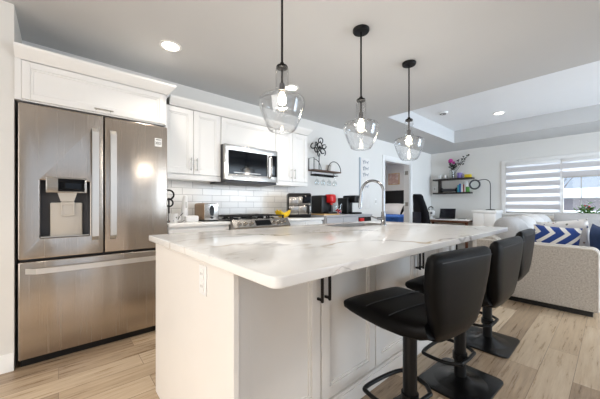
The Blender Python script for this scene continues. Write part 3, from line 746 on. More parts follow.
# ------------------------------------------------------------------ bar stools
def make_stool():
    r = thing('bar_stool', 'x', 'bar stool', (0, 0, 0), 'black bar stools along the island')
    b = MB(); b.slab(rrect(-.18, .18, -.21, .21, .045), [], .014, lambda a, q, hh: (a, q, hh), .004)
    V = [(.0, 0, 0)]
    b.lathe([(.15, .0135), (.12, .019), (.07, .030), (.045, .046), (.0, .048)], (0, 0, 0), 28); b.build('base_plate', 'basegloss', r)
    b = MB(); b.cyl((0, 0, .04), (0, 0, .545), .033, n=28); b.build('column', 'blackmetal', r)
    b = MB(); L = [(.045, .10), (-.02, .15), (-.13, .155), (-.165, .13), (-.175, 0), (-.165, -.13), (-.13, -.155), (-.02, -.15), (.045, -.10)]
    b.tube([(x, y, .165) for x, y in [Vector(p)[:2] for p in smoothpath([(p[0], p[1], 0) for p in L], 5)]], .011, 10)
    b.tube([(.045, .10, .165), (.05, 0, .165), (.045, -.10, .165)], .011, 10); b.cyl((0, 0, .145), (0, 0, .185), .041, n=24); b.cyl((.03, 0, .165), (.05, 0, .165), .011); b.build('footrest', 'blackmetal', r)
    b = MB(); b.box(-.10, .10, -.10, .10, .535, .55, .004); b.cyl((0, 0, .50), (0, 0, .54), .045, .06); b.build('seat_mount', 'blackmetal', r)
    # seat and backrest: profile in x-z, swept across y, rounded
    def cushion(prof_c, th, w, wtop=None):
        b = MB(); n = len(prof_c); m = 15; V = []; F = []
        P = [Vector((p[0], 0, p[1])) for p in prof_c]
        ring = []
        for i, p in enumerate(P):
            d = (P[min(i+1, n-1)]-P[max(i-1, 0)]).normalized(); nn = Vector((-d.z, 0, d.x))
            e = min(i, n-1-i)/(n-1); tt = th[i]
            for k in range(24):
                a = 2*PI*k/24; ca, sa = math.cos(a), math.sin(a)
                q = .32; yy = math.copysign(abs(ca)**q, ca); zz = math.copysign(abs(sa)**(.55), sa)
                if i in (0, n-1): pass
                V.append(p+nn*(tt/2*zz*(1+.10*(1-yy*yy)))+Vector((0, w[i]/2*yy, 0)))
        for i in range(n-1):
            for k in range(24): F.append((i*24+k, i*24+(k+1) % 24, (i+1)*24+(k+1) % 24, (i+1)*24+k))
        F.append(tuple(range(24))); F.append(tuple(range((n-1)*24, n*24)))
        return b._addm(V, F)
    sp = [(-.252, .590), (-.246, .590), (-.230, .589), (-.19, .587), (-.10, .583), (0, .580), (.10, .582), (.17, .590), (.205, .602)]
    cushion(sp, [.012, .036, .056, .068, .076, .08, .08, .078, .07], [.39, .42, .44, .445, .45, .445, .43, .40, .37]).build('seat', 'leather', r, ang=60)
    bp = [(.165, .558), (.195, .572), (.212, .605), (.220, .65), (.227, .72), (.235, .80), (.243, .875), (.246, .898), (.248, .912), (.249, .916)]
    bk = cushion(bp, [.05, .066, .07, .07, .068, .066, .062, .052, .03, .01], [.25, .28, .31, .345, .40, .44, .45, .445, .42, .38]).build('backrest', 'leather', r, ang=60)
    b = MB()
    for x in (-.09, .045): b.tube([(x, -.205+.41*k/12, .583+.0425*1.02-abs(k/6-1)**6*.006) for k in range(13)], .0022, 6)
    b.build('seat_seam', 'stitch', r)
    b = MB(); b.tube([(.2485+.028, -.19+.38*k/12, .885) for k in range(13)], .002, 6); b.build('back_seam', 'stitch', bk)
    return r
st = make_stool()
SPOTS = [(-.655, 1.29, -9, 'black padded bar stool nearest the camera, its seat fully in view'),
         (-.628, 1.875, -3, 'middle black bar stool of the three along the island'),
         (-.670, 2.60, 0, 'black bar stool at the island end nearest the sofa')]
for i, (x, y, a, l) in enumerate(SPOTS):
    o = st if i == 0 else copy_tree(st)
    o.location = (x, y, 0); o.rotation_euler = (0, 0, math.radians(a)); o['label'] = l

# ------------------------------------------------------------------ pendants
pd = thing('pendant_light', 'x', 'pendant light', (-1.27, 0, 2.44), 'glass pendants over the island')
pc = (-1.27, 0)
b = MB(); b.lathe([(0, 2.44), (.062, 2.44), (.062, 2.425), (.058, 2.418), (.0, 2.416)], (*pc, 0), 32); b.build('canopy', 'blackmetal', pd)
b = MB(); b.cyl((*pc, 1.80), (*pc, 2.42), .0065, n=12); b.build('rod', 'blackmetal', pd)
b = MB(); b.lathe([(0, 1.925), (.012, 1.925), (.014, 1.912), (.031, 1.908), (.034, 1.902), (.034, 1.894), (.026, 1.888), (0, 1.886)], (*pc, 0), 28); b.build('cap', 'blackmetal', pd)
outp = [(.030, 1.900), (.037, 1.892), (.039, 1.870), (.038, 1.82), (.038, 1.785), (.041, 1.764), (.054, 1.748), (.080, 1.737), (.108, 1.728), (.127, 1.716), (.134, 1.700), (.133, 1.682), (.126, 1.652), (.114, 1.615), (.099, 1.578), (.084, 1.546), (.072, 1.531), (.058, 1.525)]
V3 = [Vector((r, 0, z)) for r, z in outp]; sm = smoothpath(V3, 3); op = [(v.x, v.z) for v in sm]
b = MB(); b.lathe(op+[(max(r-.003, .001), z+(.002 if i < 6 else 0)) for i, (r, z) in enumerate(reversed(op))], (*pc, 0), 40); sh = b.build('shade', 'shade', pd, ang=70)
b = MB(); b.cyl((*pc, 1.755), (*pc, 1.805), .017, .015, 20); b.build('socket', 'greydk', pd)
b = MB(); b.lathe([(.011, 1.757), (.013, 1.748), (.019, 1.735), (.0245, 1.715), (.024, 1.698), (.016, 1.684), (.0, 1.679)], (*pc, 0), 20); b.build('bulb', 'bulb', pd)
PEND = [(.977, 'glass jug pendant light nearest the refrigerator, its canopy out of frame'), (1.736, 'middle glass jug pendant light over the island'), (2.484, 'glass jug pendant light at the far end of the island')]
for i, (y, l) in enumerate(PEND):
    o = pd if i == 0 else copy_tree(pd)
    o.location = (-1.27, y, 2.44); o['label'] = l
    pl = bpy.data.lights.new('pendant_bulb', 'POINT'); pl.energy = 6.5; pl.color = WARM; pl.shadow_soft_size = .035
    po = bpy.data.objects.new('pendant_bulb_light', pl); COL.objects.link(po); po.location = (-1.27, y, 1.64)

# ------------------------------------------------------------------ downlights
CL = ['round recessed ceiling downlight above the refrigerator', 'round recessed ceiling downlight seen beside the nearest pendant', 'round recessed downlight in the raised tray ceiling']
proto = None
for i, (x, y, z) in enumerate(CANS_AND_FILL):
    area_light('downlight_or_fill_beam', (x, y, z-.02), (0, 0, 0), .13, .13, CAN_AND_FILL_POWER[i], WARM if z < 2.6 else (1, .96, .9), 'DISK', math.radians(105))
    if i > 2: continue
    if proto is None:
        proto = thing('downlight', 'x', 'ceiling light', (x, y, z), 'recessed ceiling downlights')
        b = MB(); b.lathe([(.066, z-.006), (.085, z-.005), (.088, z), (.066, z)], (x, y, 0), 32); b.build('trim_ring', 'trimw', proto)
        b = MB(); b.lathe([(0, z-.005), (.066, z-.005), (.066, z-.002), (0, z-.002)], (x, y, 0), 32); b.build('lens', 'can', proto)
        o = proto
    else: o = copy_tree(proto)
    o.location = (x, y, z); o['label'] = CL[i]
x, y, z = -1.94, 5.0, 2.70
sd = thing('smoke_detector', 'small round grey vent or detector on the tray ceiling', 'smoke detector', (x, y, z))
b = MB(); b.lathe([(0, z), (.075, z), (.075, z-.012), (.062, z-.026), (.0, z-.03)], (x, y, 0), 28); b.build('body', 'plasticw', sd)
b = MB(); b.lathe([(.035, z-.0285), (.05, z-.0275), (.05, z-.031), (.035, z-.032), (.035, z-.0285)], (x, y, 0), 24); b.ball((x+.01, y, z-.03), .012, .012, .006, 10); b.build('grille', 'greydk', sd)

# ------------------------------------------------------------------ small things on the kitchen worktop
ZC = .930
# black wire mug stand (mostly behind the fridge edge)
t = thing('mug_stand', 'black wire stand with looped top peeking past the refrigerator edge', 'mug stand', (-2.86, .81, ZC))
b = MB(); b.lathe([(0, ZC), (.07, ZC), (.07, ZC+.008), (.0, ZC+.012)], (-2.86, .81, 0), 24); b.build('base', 'blackmetal', t)
b = MB(); b.tube([(-2.86, .81, ZC+.01), (-2.86, .81, ZC+.24)], .008, 8); b.tube(arc((.81, ZC+.27), .045, -PI/2, 1.4*PI, 20, lambda p, q: (-2.86, p, q)), .009, 8)
b.tube(arc((.81, ZC+.19), .035, 0, 2*PI*15/16, 15, lambda p, q: (-2.85, p, q)), .008, 8, closed=True); b.build('frame', 'blackmetal', t)
t = thing('mug', 'white patterned mug at the foot of the black wire stand', 'mug', (-2.74, .815, ZC))
b = MB(); b.lathe([(0, ZC), (.034, ZC), (.038, ZC+.01), (.040, ZC+.09), (.037, ZC+.09), (.035, ZC+.012), (0, ZC+.01)], (-2.74, .815, 0), 24); b.build('cup', 'sprig', t)
b = MB(); b.tube(arc((.855, ZC+.048), .026, -PI/2, PI/2, 10, lambda p, q: (-2.74, p, q)), .005, 8); b.build('handle', 'plasticw', t)
t = thing('cordless_appliance', 'white upright handheld appliance standing on its charging dock by the toaster', 'kitchen appliance', (-2.86, .96, ZC))
b = MB(); b.box(-2.93, -2.78, .945, 1.075, ZC, ZC+.062, .012, 3); b.build('dock', 'plasticw', t)
b = MB(); b.tube([(-2.86, .955, ZC+.001), (-2.86, .955, ZC+.06), (-2.86, .96, ZC+.16), (-2.86, .965, ZC+.235), (-2.86, .968, ZC+.262), (-2.86, .968, ZC+.268)], .03, 16, rs=[.034, .036, .031, .025, .018, .006]); b.build('body', 'plasticw', t)
b = MB(); b.box(-2.832, -2.826, .958, .972, ZC+.14, ZC+.20, .002); b.build('switch', 'silverpl', t)
b = MB(); b.tube(smoothpath([(-2.78, .93, ZC+.02), (-2.76, .90, ZC+.006), (-2.80, .87, ZC+.006), (-2.84, .90, ZC+.05), (-2.80, .925, ZC+.09)], 6), .0035, 6); b.build('cord', 'greydk', t)
t = thing('toaster', 'silver two slice toaster with black lever panel', 'toaster', (-2.88, 1.18, ZC))
b = MB(); b.box(-3.03, -2.755, 1.115, 1.275, ZC+.012, ZC+.19, .025, 4); b.build('body', 'toastreflect', t)
b = MB(); b.box(-2.757, -2.742, 1.118, 1.272, ZC+.014, ZC+.188, .014, 3); fp = b.build('end_plate', 'steelh', t)
b = MB(); b.slab([(1.195+.024*math.cos(a), ZC+.112+.055*math.sin(a)) for a in [2*PI*k/24 for k in range(24)]], [], .004, lambda a, q, hh: (-2.742+hh, a, q)); b.build('lever_slot', 'black', fp)
b = MB(); b.box(-2.738, -2.715, 1.18, 1.21, ZC+.125, ZC+.14, .004); b.build('lever', 'black', fp)
b = MB(); b.cyl((-2.742, 1.195, ZC+.038), (-2.728, 1.195, ZC+.038), .011); b.build('dial', 'black', fp)
b = MB(); b.box(-3.0, -2.78, 1.15, 1.175, ZC+.186, ZC+.1915); b.box(-3.0, -2.78, 1.215, 1.24, ZC+.186, ZC+.1915); b.build('slots', 'black', t)
b = MB(); b.box(-3.02, -2.75, 1.12, 1.27, ZC, ZC+.014, .003); b.build('foot', 'black', t)
# bananas
bx, by = -2.80, 2.20
t = thing('banana_bunch', 'bunch of ripe yellow bananas beside the range', 'bananas', (bx, by, ZC))
for k in range(4):
    pts = []; rs = []
    for i in range(13):
        u = i/12; ang = -1.25+2.3*u; rad = .105
        pts.append((bx+.032*(k-1.5)*(1-.75*u), by-.015+rad*math.sin(ang), ZC+.024+rad*(1-math.cos(ang))+.014*(k % 2)+.012*u))
        rs.append(.023*min(1, .3+3.2*u, .35+3*(1-u)))
    b = MB(); b.tube(pts, .02, 10, rs=rs); b.build('banana', 'yellow', t)
b = MB(); b.tube([(bx, by+.072, ZC+.090), (bx, by+.085, ZC+.125)], .01, 8, rs=[.014, .008]); b.build('stem', 'brown', t)
# air fryer
t = thing('air_fryer', 'black and steel air fryer with two drawers beneath the wall cabinet', 'air fryer', (-2.88, 2.45, ZC)); y0, y1 = 2.29, 2.61; xf = -2.76
b = MB(); b.box(-3.00, xf-.01, y0, y1, ZC, ZC+.33, .025, 4); b.build('body', 'black', t)
b = MB(); b.box(xf-.02, xf, y0+.015, y0+.135, ZC+.165, ZC+.278, .004); b.build('front_panel', 'steelh', t)
b = MB(); b.box(xf-.02, xf, y0+.14, y0+.305, ZC+.165, ZC+.285, .004); b.build('front_panel', 'steelh', t)
b = MB(); b.box(xf-.005, xf+.012, y0+.19, y0+.305, ZC+.195, ZC+.305, .012, 3); b.build('control_panel', 'blackgloss', t)
b = MB(); b.box(xf-.02, xf+.001, y0+.015, y0+.135, ZC+.045, ZC+.160, .004); b.build('drawer', 'steelh', t)
b = MB(); b.box(xf-.02, xf+.001, y0+.14, y0+.305, ZC+.045, ZC+.160, .004); d = b.build('drawer', 'steelh', t)
b = MB(); b.box(xf, xf+.045, y0+.255, y0+.285, ZC+.05, ZC+.165, .012, 3); b.build('handle', 'black', d)
t.rotation_euler = (0, 0, math.radians(-33)); t.location = (-2.86, 2.49, ZC)
# sideboard
ZS = .955
sb = thing('sideboard', 'low grey sideboard under the coffee machines', 'sideboard', (-2.87, 3.31, 0)); y0, y1 = 2.775, 3.86; xf = -2.605
b = MB(); b.box(KW+.005, xf-.02, y0, y1, .06, ZS-.025); b.build('body', 'grey', sb, smooth=False)
b = MB(); b.box(KW+.005, xf+.005, y0-.005, y1+.005, ZS-.025, ZS, .004); b.build('top', 'grey', sb)
for a0, a1 in ((y0+.01, y0+.36), (y0+.365, y0+.72)):
    b = MB(); b.box(xf-.02, xf, a0, a1, ZS-.20, ZS-.035, .003); d = b.build('drawer', 'grey', sb); hhandle(xf, (a0+a1)/2-.05, (a0+a1)/2+.05, ZS-.12, d)
    b = MB(); b.box(xf-.02, xf, a0, a1, .08, ZS-.205, .003); b.build('door', 'grey', sb)
a0, a1 = y0+.725, y1-.01
b = MB(); b.box(xf-.02, xf-.012, a0, a1, ZS-.21, ZS-.045); b.build('cubby', 'black', sb)
b = MB(); b.box(xf-.02, xf, a0, a1, .08, ZS-.215, .003); b.build('door', 'grey', sb)
b = MB(); b.box(KW+.03, xf-.05, y0+.03, y1-.03, 0, .06); b.build('plinth', 'greydk', sb)
b = MB(); b.box(xf-.0118, xf+.02, a0+.02, a0+.12, ZS-.11, ZS-.06, .004); tag(b.build('red_box', 'red'), 'small red packet in the dark opening of the sideboard', 'packet')
b = MB(); b.box(-3.06, -2.66, 2.79, 3.13, ZS, ZS+.018, .005); tag(b.build('cutting_board', 'tan'), 'bamboo board under the red topped coffee machine', 'cutting board')
ZB = ZS+.018
t = thing('coffee_machine', 'black coffee machine with red top standing on the bamboo board', 'coffee machine', (-2.86, 2.98, ZB))
b = MB(); b.box(-3.0, -2.78, 2.855, 3.075, ZB, ZB+.27, .02, 4); b.build('body', 'black', t)
b = MB(); b.box(-2.78, -2.69, 2.91, 3.10, ZB, ZB+.025, .006); b.build('drip_tray', 'black', t)
b = MB(); b.box(-2.84, -2.69, 2.965, 3.085, ZB+.155, ZB+.285, .03, 4); b.cyl((-2.74, 3.02, ZB+.13), (-2.74, 3.02, ZB+.16), .02); b.build('brew_head', 'red', t)
b = MB(); b.box(-2.80, -2.76, 3.05, 3.085, ZB+.02, ZB+.15, .006); b.build('side_column', 'greydk', t)
t = thing('glass_canister', 'clear canister of red pods between the coffee machines', 'canister', (-2.82, 3.27, ZS))
b = MB(); b.lathe([(0, ZS), (.06, ZS), (.062, ZS+.01), (.062, ZS+.15), (.059, ZS+.15), (.059, ZS+.012), (0, ZS+.008)], (-2.82, 3.27, 0), 24); b.build('jar', 'glass', t)
b = MB(); b.lathe([(0, ZS+.15), (.064, ZS+.15), (.064, ZS+.165), (.01, ZS+.17), (.01, ZS+.18), (.016, ZS+.195), (0, ZS+.2)], (-2.82, 3.27, 0), 24); b.build('lid', 'glass', t)
for k in range(14):
    a = rnd.random()*6.28; r = rnd.random()**.5*.036
    b = MB(); b.cyl((-2.82+r*math.cos(a), 3.27+r*math.sin(a), ZS+.012+.018*(k//4)), (-2.82+r*math.cos(a), 3.27+r*math.sin(a), ZS+.032+.018*(k//4)), .013, .018, 10)
    tag(b.build('coffee_pod', ['red', 'whiteb', 'blueb'][0 if k % 3 else (k//3 % 2)+1]), 'foil coffee pod inside the clear canister', 'coffee pod', 'coffee pods in the canister')
t = thing('pod_machine', 'slim black pod coffee machine nearest the doorway', 'coffee machine', (-2.86, 3.58, ZS))
b = MB(); b.box(-3.0, -2.80, 3.46, 3.60, ZS, ZS+.26, .012, 3); b.build('body', 'black', t)
b = MB(); b.box(-2.95, -2.70, 3.53, 3.71, ZS+.18, ZS+.30, .02, 4); b.build('brew_head', 'black', t)
b = MB(); b.box(-2.88, -2.69, 3.52, 3.70, ZS, ZS+.03, .006); b.build('drip_tray', 'black', t)
b = MB(); b.box(-2.98, -2.86, 3.605, 3.70, ZS+.031, ZS+.178, .01); b.build('water_tank', 'glass', t)

# ------------------------------------------------------------------ iron wall shelf with glasses
sy0, sy1, sz = 2.955, 3.60, 1.635; sx0, sx1 = KW, KW+.13
ws = thing('wall_shelf', 'iron and wood wall shelf with hanging wine glasses', 'wall shelf', (KW, 3.33, sz))
b = MB(); b.box(sx0+.004, sx1, sy0, sy1, sz, sz+.022, .003); b.build('plank', 'shelfwood', ws)
b = MB(); r = .006
b.tube([(sx0+.01, sy0+.008, sz+.01), (sx0+.01, sy0+.008, sz+.20), (sx1-.005, sy0+.008, sz+.20), (sx1-.005, sy0+.008, sz+.01)], r, 8)
b.tube(arc((sy0+.01, sz+.02), .16, 0, PI/2, 10, lambda p, q: (sx1-.01, p, q)), r*.8, 8); b.build('end_frame', 'blackmetal', ws)
b = MB(); b.tube(arc((sy1-.16, sz+.02), .16, 0, PI, 18, lambda p, q: (sx1-.01, p, q)), r, 8); b.build('end_frame', 'blackmetal', ws)
b = MB(); b.box(sx0+.002, sx0+.008, sy0+.05, sy1-.05, sz-.07, sz-.045)
for y in (sy0+.06, sy1-.06): b.tube([(sx0+.01, y, sz+.0), (sx0+.01, y, sz-.055)], .004, 6)
for x in (sx0+.05, sx0+.10): b.tube([(x, sy0+.06, sz-.048), (x, sy1-.06, sz-.048)], .006, 8)
for y in (sy0+.06, sy1-.06): b.tube([(sx0+.005, y, sz-.048), (sx0+.11, y, sz-.048)], .006, 8)
b.build('glass_rail', 'blackmetal', ws)
b = MB()
zt = sz-.042; xx, yy = sx0+.075, sy0+.12
b.lathe([(0, zt), (.034, zt), (.034, zt-.003), (.006, zt-.006), (.004, zt-.075), (.014, zt-.085), (.034, zt-.11), (.038, zt-.135), (.031, zt-.175), (.029, zt-.175), (.036, zt-.135), (.032, zt-.112), (.0, zt-.088)], (xx, yy, 0), 20)
g0 = b.build('wine_glass', 'glass', loc=(xx, yy, zt)); g0.location = (xx, yy, zt)
for k in range(4):
    o = g0 if k == 0 else g0.copy()
    if k: COL.objects.link(o)
    o.location = (xx, yy+.14*k, zt)
    tag(o, ['hanging wine glass at the wall cabinet end of the iron shelf', 'hanging wine glass second from the wall cabinet', 'hanging wine glass third from the wall cabinet', 'hanging wine glass at the doorway end of the iron shelf'][k], 'wine glass', 'wine glasses under the iron shelf')
# wire ornament
ox, oy, oz = sx0+.06, 3.14, sz+.022
t = thing('wire_ornament', 'tall scrolled dark wire ornament standing on the iron shelf', 'ornament', (ox, oy, oz))
b = MB(); b.lathe([(0, oz), (.05, oz), (.05, oz+.006), (.02, oz+.012), (.0, oz+.014)], (ox, oy, 0), 20); b.tube([(ox, oy, oz), (ox, oy, oz+.22)], .007, 8); b.build('stand', 'blackmetal', t)
b = MB(); f3 = lambda p, q: (ox, oy+p, oz+q)
for c_, r_, a0, a1 in (((-.06, .25), .05, -.5, 4.6), ((.07, .25), .055, -1.2, 4.2), ((0, .20), .05, .2, 5.6), ((.0, .33), .055, -.6, 5.2), ((.02, .42), .042, -1, 4.9), ((-.05, .35), .035, 0, 5), ((.10, .33), .035, 1, 6), ((-.10, .31), .04, 1.8, 6.2), ((.0, .29), .03, 0, 6)):
    pts = []
    for i in range(20):
        u = i/19; rr = 1.15*r_*(1-.55*u); a = a0+(a1-a0)*1.25*u
        pts.append((ox+.018*math.sin(5*u+c_[0]*30), oy+1.25*c_[0]+rr*math.cos(a), oz+.06+c_[1]*1.0+rr*math.sin(a)))
    b.tube(pts, .008, 6)
b.build('scrolls', 'blackmetal', t)
t = thing('candle_jar', 'pale square candle jar under the arch of the iron shelf', 'candle', (sx0+.065, 3.42, oz))
b = MB(); b.box(sx0+.025, sx0+.105, 3.37, 3.47, oz, oz+.11, .008); b.build('jar', 'linen', t)
b = MB(); b.cyl((sx0+.065, 3.42, oz+.11), (sx0+.065, 3.42, oz+.122), .003, n=6); b.build('wick', 'black', t)
# sign board with script
zs0, zs1 = 1.03, 2.0
t = thing('wall_sign', 'tall narrow white board with painted script between shelf and doorway', 'wall sign', (KW, 4.43, zs0))
b = MB(); b.box(KW, KW+.02, 4.285, 4.585, zs0, zs1, .003); b.build('board', 'linen', t)
b = MB(); b.box(KW, KW+.024, 4.265, 4.300, zs0, zs1, .003); b.build('edge_strip', 'bluepale', t)
b = MB()
for z, n in ((1.92, 3), (1.80, 4), (1.68, 3), (1.45, 3)):
    pts = []
    for i in range(n*10+1):
        u = i/(n*10); pts.append((KW+.022, 4.36+.19*u+.012*math.sin(2*PI*n*u), z+.026*math.cos(2*PI*n*u)*(1+.5*math.sin(7*u))))
    b.tube(pts, .005, 5)
b.build('script', 'script', t)
# switches
def plate(label, pos, face, n=1):
    x, y, z = pos; t = thing('light_switch', label, 'light switch', pos)
    b = MB(); b.box(*( (x, x+.006, y-.036, y+.036, z-.058, z+.058) if face == 'x' else (x-.036, x+.036, y-.006, y, z-.058, z+.058)), .002, 1); b.build('plate', 'trimw', t)
    b = MB(); b.box(*( (x+.006, x+.011, y-.014, y+.014, z-.03, z+.03) if face == 'x' else (x-.014, x+.014, y-.011, y-.006, z-.03, z+.03)), .002, 1); b.build('rocker', 'silverpl', t)
plate('white light switch on the wall beside the doorway', (KW, 4.82, 1.17), 'x')
plate('white switch plate on the far wall beside the black shelves', (-3.08, FW, 1.52), 'y')

# ------------------------------------------------------------------ bedroom things
t = thing('bed', 'bed with black headboard and blue quilt seen through the doorway', 'bed', (-4.3, 7.4, 0))
b = MB(); b.box(-5.13, -3.50, 8.36, 8.44, .1, 1.58, .02); b.build('headboard', 'black', t)
b = MB(); b.box(-5.06, -3.56, 6.36, 8.36, .20, .46, .02); b.build('base', 'greydk', t)
b = MB(); b.box(-5.05, -3.57, 6.37, 8.35, .46, .74, .06, 4); b.build('mattress', 'linen', t)
b = MB(); b.box(-5.08, -3.54, 6.34, 7.72, .40, .82, .05, 4); b.build('quilt', 'bluequilt', t)
for x, y in ((-5.0, 6.44), (-3.62, 6.44), (-5.0, 8.28), (-3.62, 8.28)):
    b = MB(); b.cyl((x, y, 0), (x, y, .20), .03); b.build('leg', 'black', t)
for k, x in enumerate((-4.70, -3.93)):
    b = MB(); M4 = Matrix.Translation((x, 8.06, .965)) @ Matrix.Rotation(math.radians(-40), 4, 'X')
    b.pillow(.72, .46, .22, M4); tag(b.build('bed_pillow', 'linen', loc=(x, 8.06, .965)), ['white bed pillow seen through the doorway, under the pinkish picture', 'white bed pillow on the half of the bed hidden by the door jamb'][k], 'pillow', 'white bed pillows')
t = thing('wall_art', 'pinkish abstract picture on the bedroom wall above the bed', 'picture', (-4.84, 8.45, 1.80))
b = MB(); b.box(-5.04, -4.64, 8.42, 8.45, 1.78, 2.16, .004); b.build('frame', 'tan', t)
b = MB(); b.box(-5.02, -4.66, 8.414, 8.421, 1.80, 2.14); b.build('print', 'art', t)

# ------------------------------------------------------------------ study corner
dk = thing('desk', 'white topped desk with walnut edge under the black wall shelves', 'desk', (-2.6, 7.0, 0)); dx0, dx1, dy0, dy1 = -3.13, -2.10, 6.75, 7.36
b = MB(); b.box(dx0, dx1, dy0, dy1, .745, .765, .003); b.build('top', 'trimw', dk)
b = MB(); b.box(dx0, dx1, dy0, dy0+.02, .695, .745, .002); b.box(dx0, dx1, dy0+.02, dy1, .715, .745); b.build('frame', 'walnut', dk)
for x in (dx0+.04, dx1-.04):
    for y in (dy0+.04, dy1-.04):
        b = MB(); b.box(x-.025, x+.025, y-.025, y+.025, 0, .715, .004); b.build('leg', 'walnut', dk)
t = thing('laptop', 'open black laptop on the white desk', 'laptop', (-2.68, 7.02, .765))
b = MB(); b.box(-2.86, -2.50, 6.90, 7.14, .765, .783, .004); b.build('keyboard_base', 'greydk', t)
M4 = Matrix.Translation((-2.68, 7.14, .783)) @ Matrix.Rotation(math.radians(-14), 4, 'X')
b = MB(); b.box(-.18, .18, -.004, .006, 0, .235, .003, 1, M4); b.build('lid', 'black', t)
b = MB(); b.box(-.168, .168, -.006, -.003, .014, .225, 0, 1, M4); b.build('screen', 'screen', t)
b = MB(); b.box(-2.42, -2.18, 6.86, 7.06, .765, .772); tag(b.build('paper_stack', 'whiteb'), 'white papers lying on the desk beside the laptop', 'papers')
b = MB(); b.tube([(-2.36, 6.9, .778), (-2.22, 6.98, .778)], .005, 6); tag(b.build('pen', 'greydk'), 'dark pen lying on the desk papers', 'pen')
gx, gy = -2.955, 6.90
t = thing('desk_gadget', 'small white desk gadget with dark top beside the office chair', 'desk gadget', (gx, gy, .765))
b = MB(); b.lathe([(0, .765), (.075, .765), (.075, .775), (.03, .785), (.03, .83), (.07, .85), (.085, .90), (.075, .955), (.03, .98), (0, .98)], (gx, gy, 0), 20); b.build('body', 'plasticw', t)
for q in (-.035, .035):
    b = MB(); b.cyl((gx+q, gy-.06, .905), (gx+q, gy-.09, .905), .024, n=14); b.build('lens', 'greydk', t)
b = MB(); b.tube(smoothpath([(gx-.05, gy, .97), (gx-.06, gy, 1.03), (gx, gy, 1.06), (gx+.05, gy, 1.02)], 5), .012, 8); b.build('top', 'black', t)
# office chair
oc = thing('office_chair', 'black high-back office chair in front of the desk', 'office chair', (0, 0, 0))
b = MB()
for k in range(5):
    a = 2*PI*k/5+.3; b.tube([(0, 0, .10), (.15*math.cos(a), .15*math.sin(a), .095), (.30*math.cos(a), .30*math.sin(a), .07)], .02, 8, rs=[.028, .024, .016])
b.build('base', 'black', oc)
for k in range(5):
    a = 2*PI*k/5+.3; x, y = .30*math.cos(a), .30*math.sin(a); b = MB(); b.cyl((x-.012, y, .03), (x+.012, y, .03), .03, n=16); b.build('caster', 'black', oc)
b = MB(); b.cyl((0, 0, .09), (0, 0, .42), .025); b.build('column', 'blackmetal', oc)
b = MB(); b.box(-.26, .26, -.25, .27, .42, .53, .045, 4); b.build('seat', 'black', oc)
def chair_back():
    b = MB(); P = [(.50, -.25, .50), (.66, -.27, .53), (.85, -.30, .54), (1.0, -.32, .50), (1.12, -.34, .40), (1.22, -.36, .33), (1.29, -.37, .28), (1.325, -.375, .18), (1.335, -.376, .05)]
    V = []; F = []; n = 20
    for z, y, w in P:
        for k in range(n):
            a = 2*PI*k/n; ca, sa = math.cos(a), math.sin(a)
            V.append((w/2*math.copysign(abs(ca)**.6, ca), y+.055*math.copysign(abs(sa)**.7, sa)+.05*(ca*ca), z))
    for i in range(len(P)-1):
        for k in range(n): F.append((i*n+k, i*n+(k+1) % n, (i+1)*n+(k+1) % n, (i+1)*n+k))
    F.append(tuple(range(n))); F.append(tuple(range((len(P)-1)*n, len(P)*n)))
    b._addm(V, F); return b
chair_back().build('backrest', 'chairnavy', oc, ang=60)
b = MB(); b.box(-.17, .17, -.372, -.362, .62, .95, .004); b.build('back_panel', 'navy', oc)
for s in (-1, 1):
    b = MB(); b.tube([(s*.27, .0, .47), (s*.31, .0, .5), (s*.31, .0, .66)], .016, 8); b.box(s*.31-.04, s*.31+.04, -.13, .13, .66, .69, .01); b.build('armrest', 'black', oc)
oc.location = (-2.56, 6.06, 0); oc.rotation_euler = (0, 0, math.radians(-36))
# black double shelf
SH0, SH1 = -3.05, -2.16; SZ1, SZ2 = 1.715, 1.375
t = thing('floating_shelf', 'black two-tier floating shelf on the far wall above the desk', 'wall shelf', (-2.6, FW, SZ2))
b = MB(); b.box(SH0, SH1, FW-.2, FW, SZ1, SZ1+.035, .003); b.build('upper_board', 'darkwood', t)
b = MB(); b.box(SH0, SH1-.04, FW-.2, FW, SZ2, SZ2+.035, .003); b.build('lower_board', 'darkwood', t)
for x in (SH0+.12,):
    b = MB(); b.box(x, x+.035, FW-.17, FW-.02, SZ2+.035, SZ1, .003); b.build('bracket', 'darkwood', t)
zu, zl = SZ1+.035, SZ2+.035
vx, vy = -2.62, FW-.10
t = thing('flower_vase', 'clear glass vase of pink blossom and dark leaves on the upper shelf', 'vase', (vx, vy, zu))
b = MB(); b.lathe([(0, zu), (.06, zu), (.065, zu+.01), (.065, zu+.19), (.061, zu+.19), (.06, zu+.015), (0, zu+.012)], (vx, vy, 0), 24); b.build('vase', 'glass', t)
b = MB()
tips = [(-.03, -.02, .42), (.05, .0, .40), (.15, .02, .45), (.26, .0, .50), (.36, -.01, .55), (.02, .02, .33), (.10, -.02, .36), (-.05, .02, .35)]
for q in tips: b.tube(smoothpath([(vx, vy, zu+.02), (vx+q[0]*.35, vy+q[1], zu+.22), (vx+q[0], vy+q[1], zu+q[2])], 5), .004, 5)
b.build('stems', 'dkgreen', t)
b = MB()
for q in tips:
    for k in range(6):
        u = .55+.45*k/5; px, pz = vx+q[0]*(.2+.8*u)*1.02-.0, zu+.10+(q[2]-.10)*u
        a = rnd.random()*6.28; R3 = Matrix.Translation((px+.025*math.cos(a), vy+q[1]+.03*math.sin(a), pz+rnd.uniform(-.02, .02))) @ Matrix.Rotation(a, 4, 'Z') @ Matrix.Rotation(rnd.uniform(-.8, .8), 4, 'Y')
        b.ball((0, 0, 0), .036, .02, .009, 8, R3)
b.build('foliage', 'dkgreen', t)
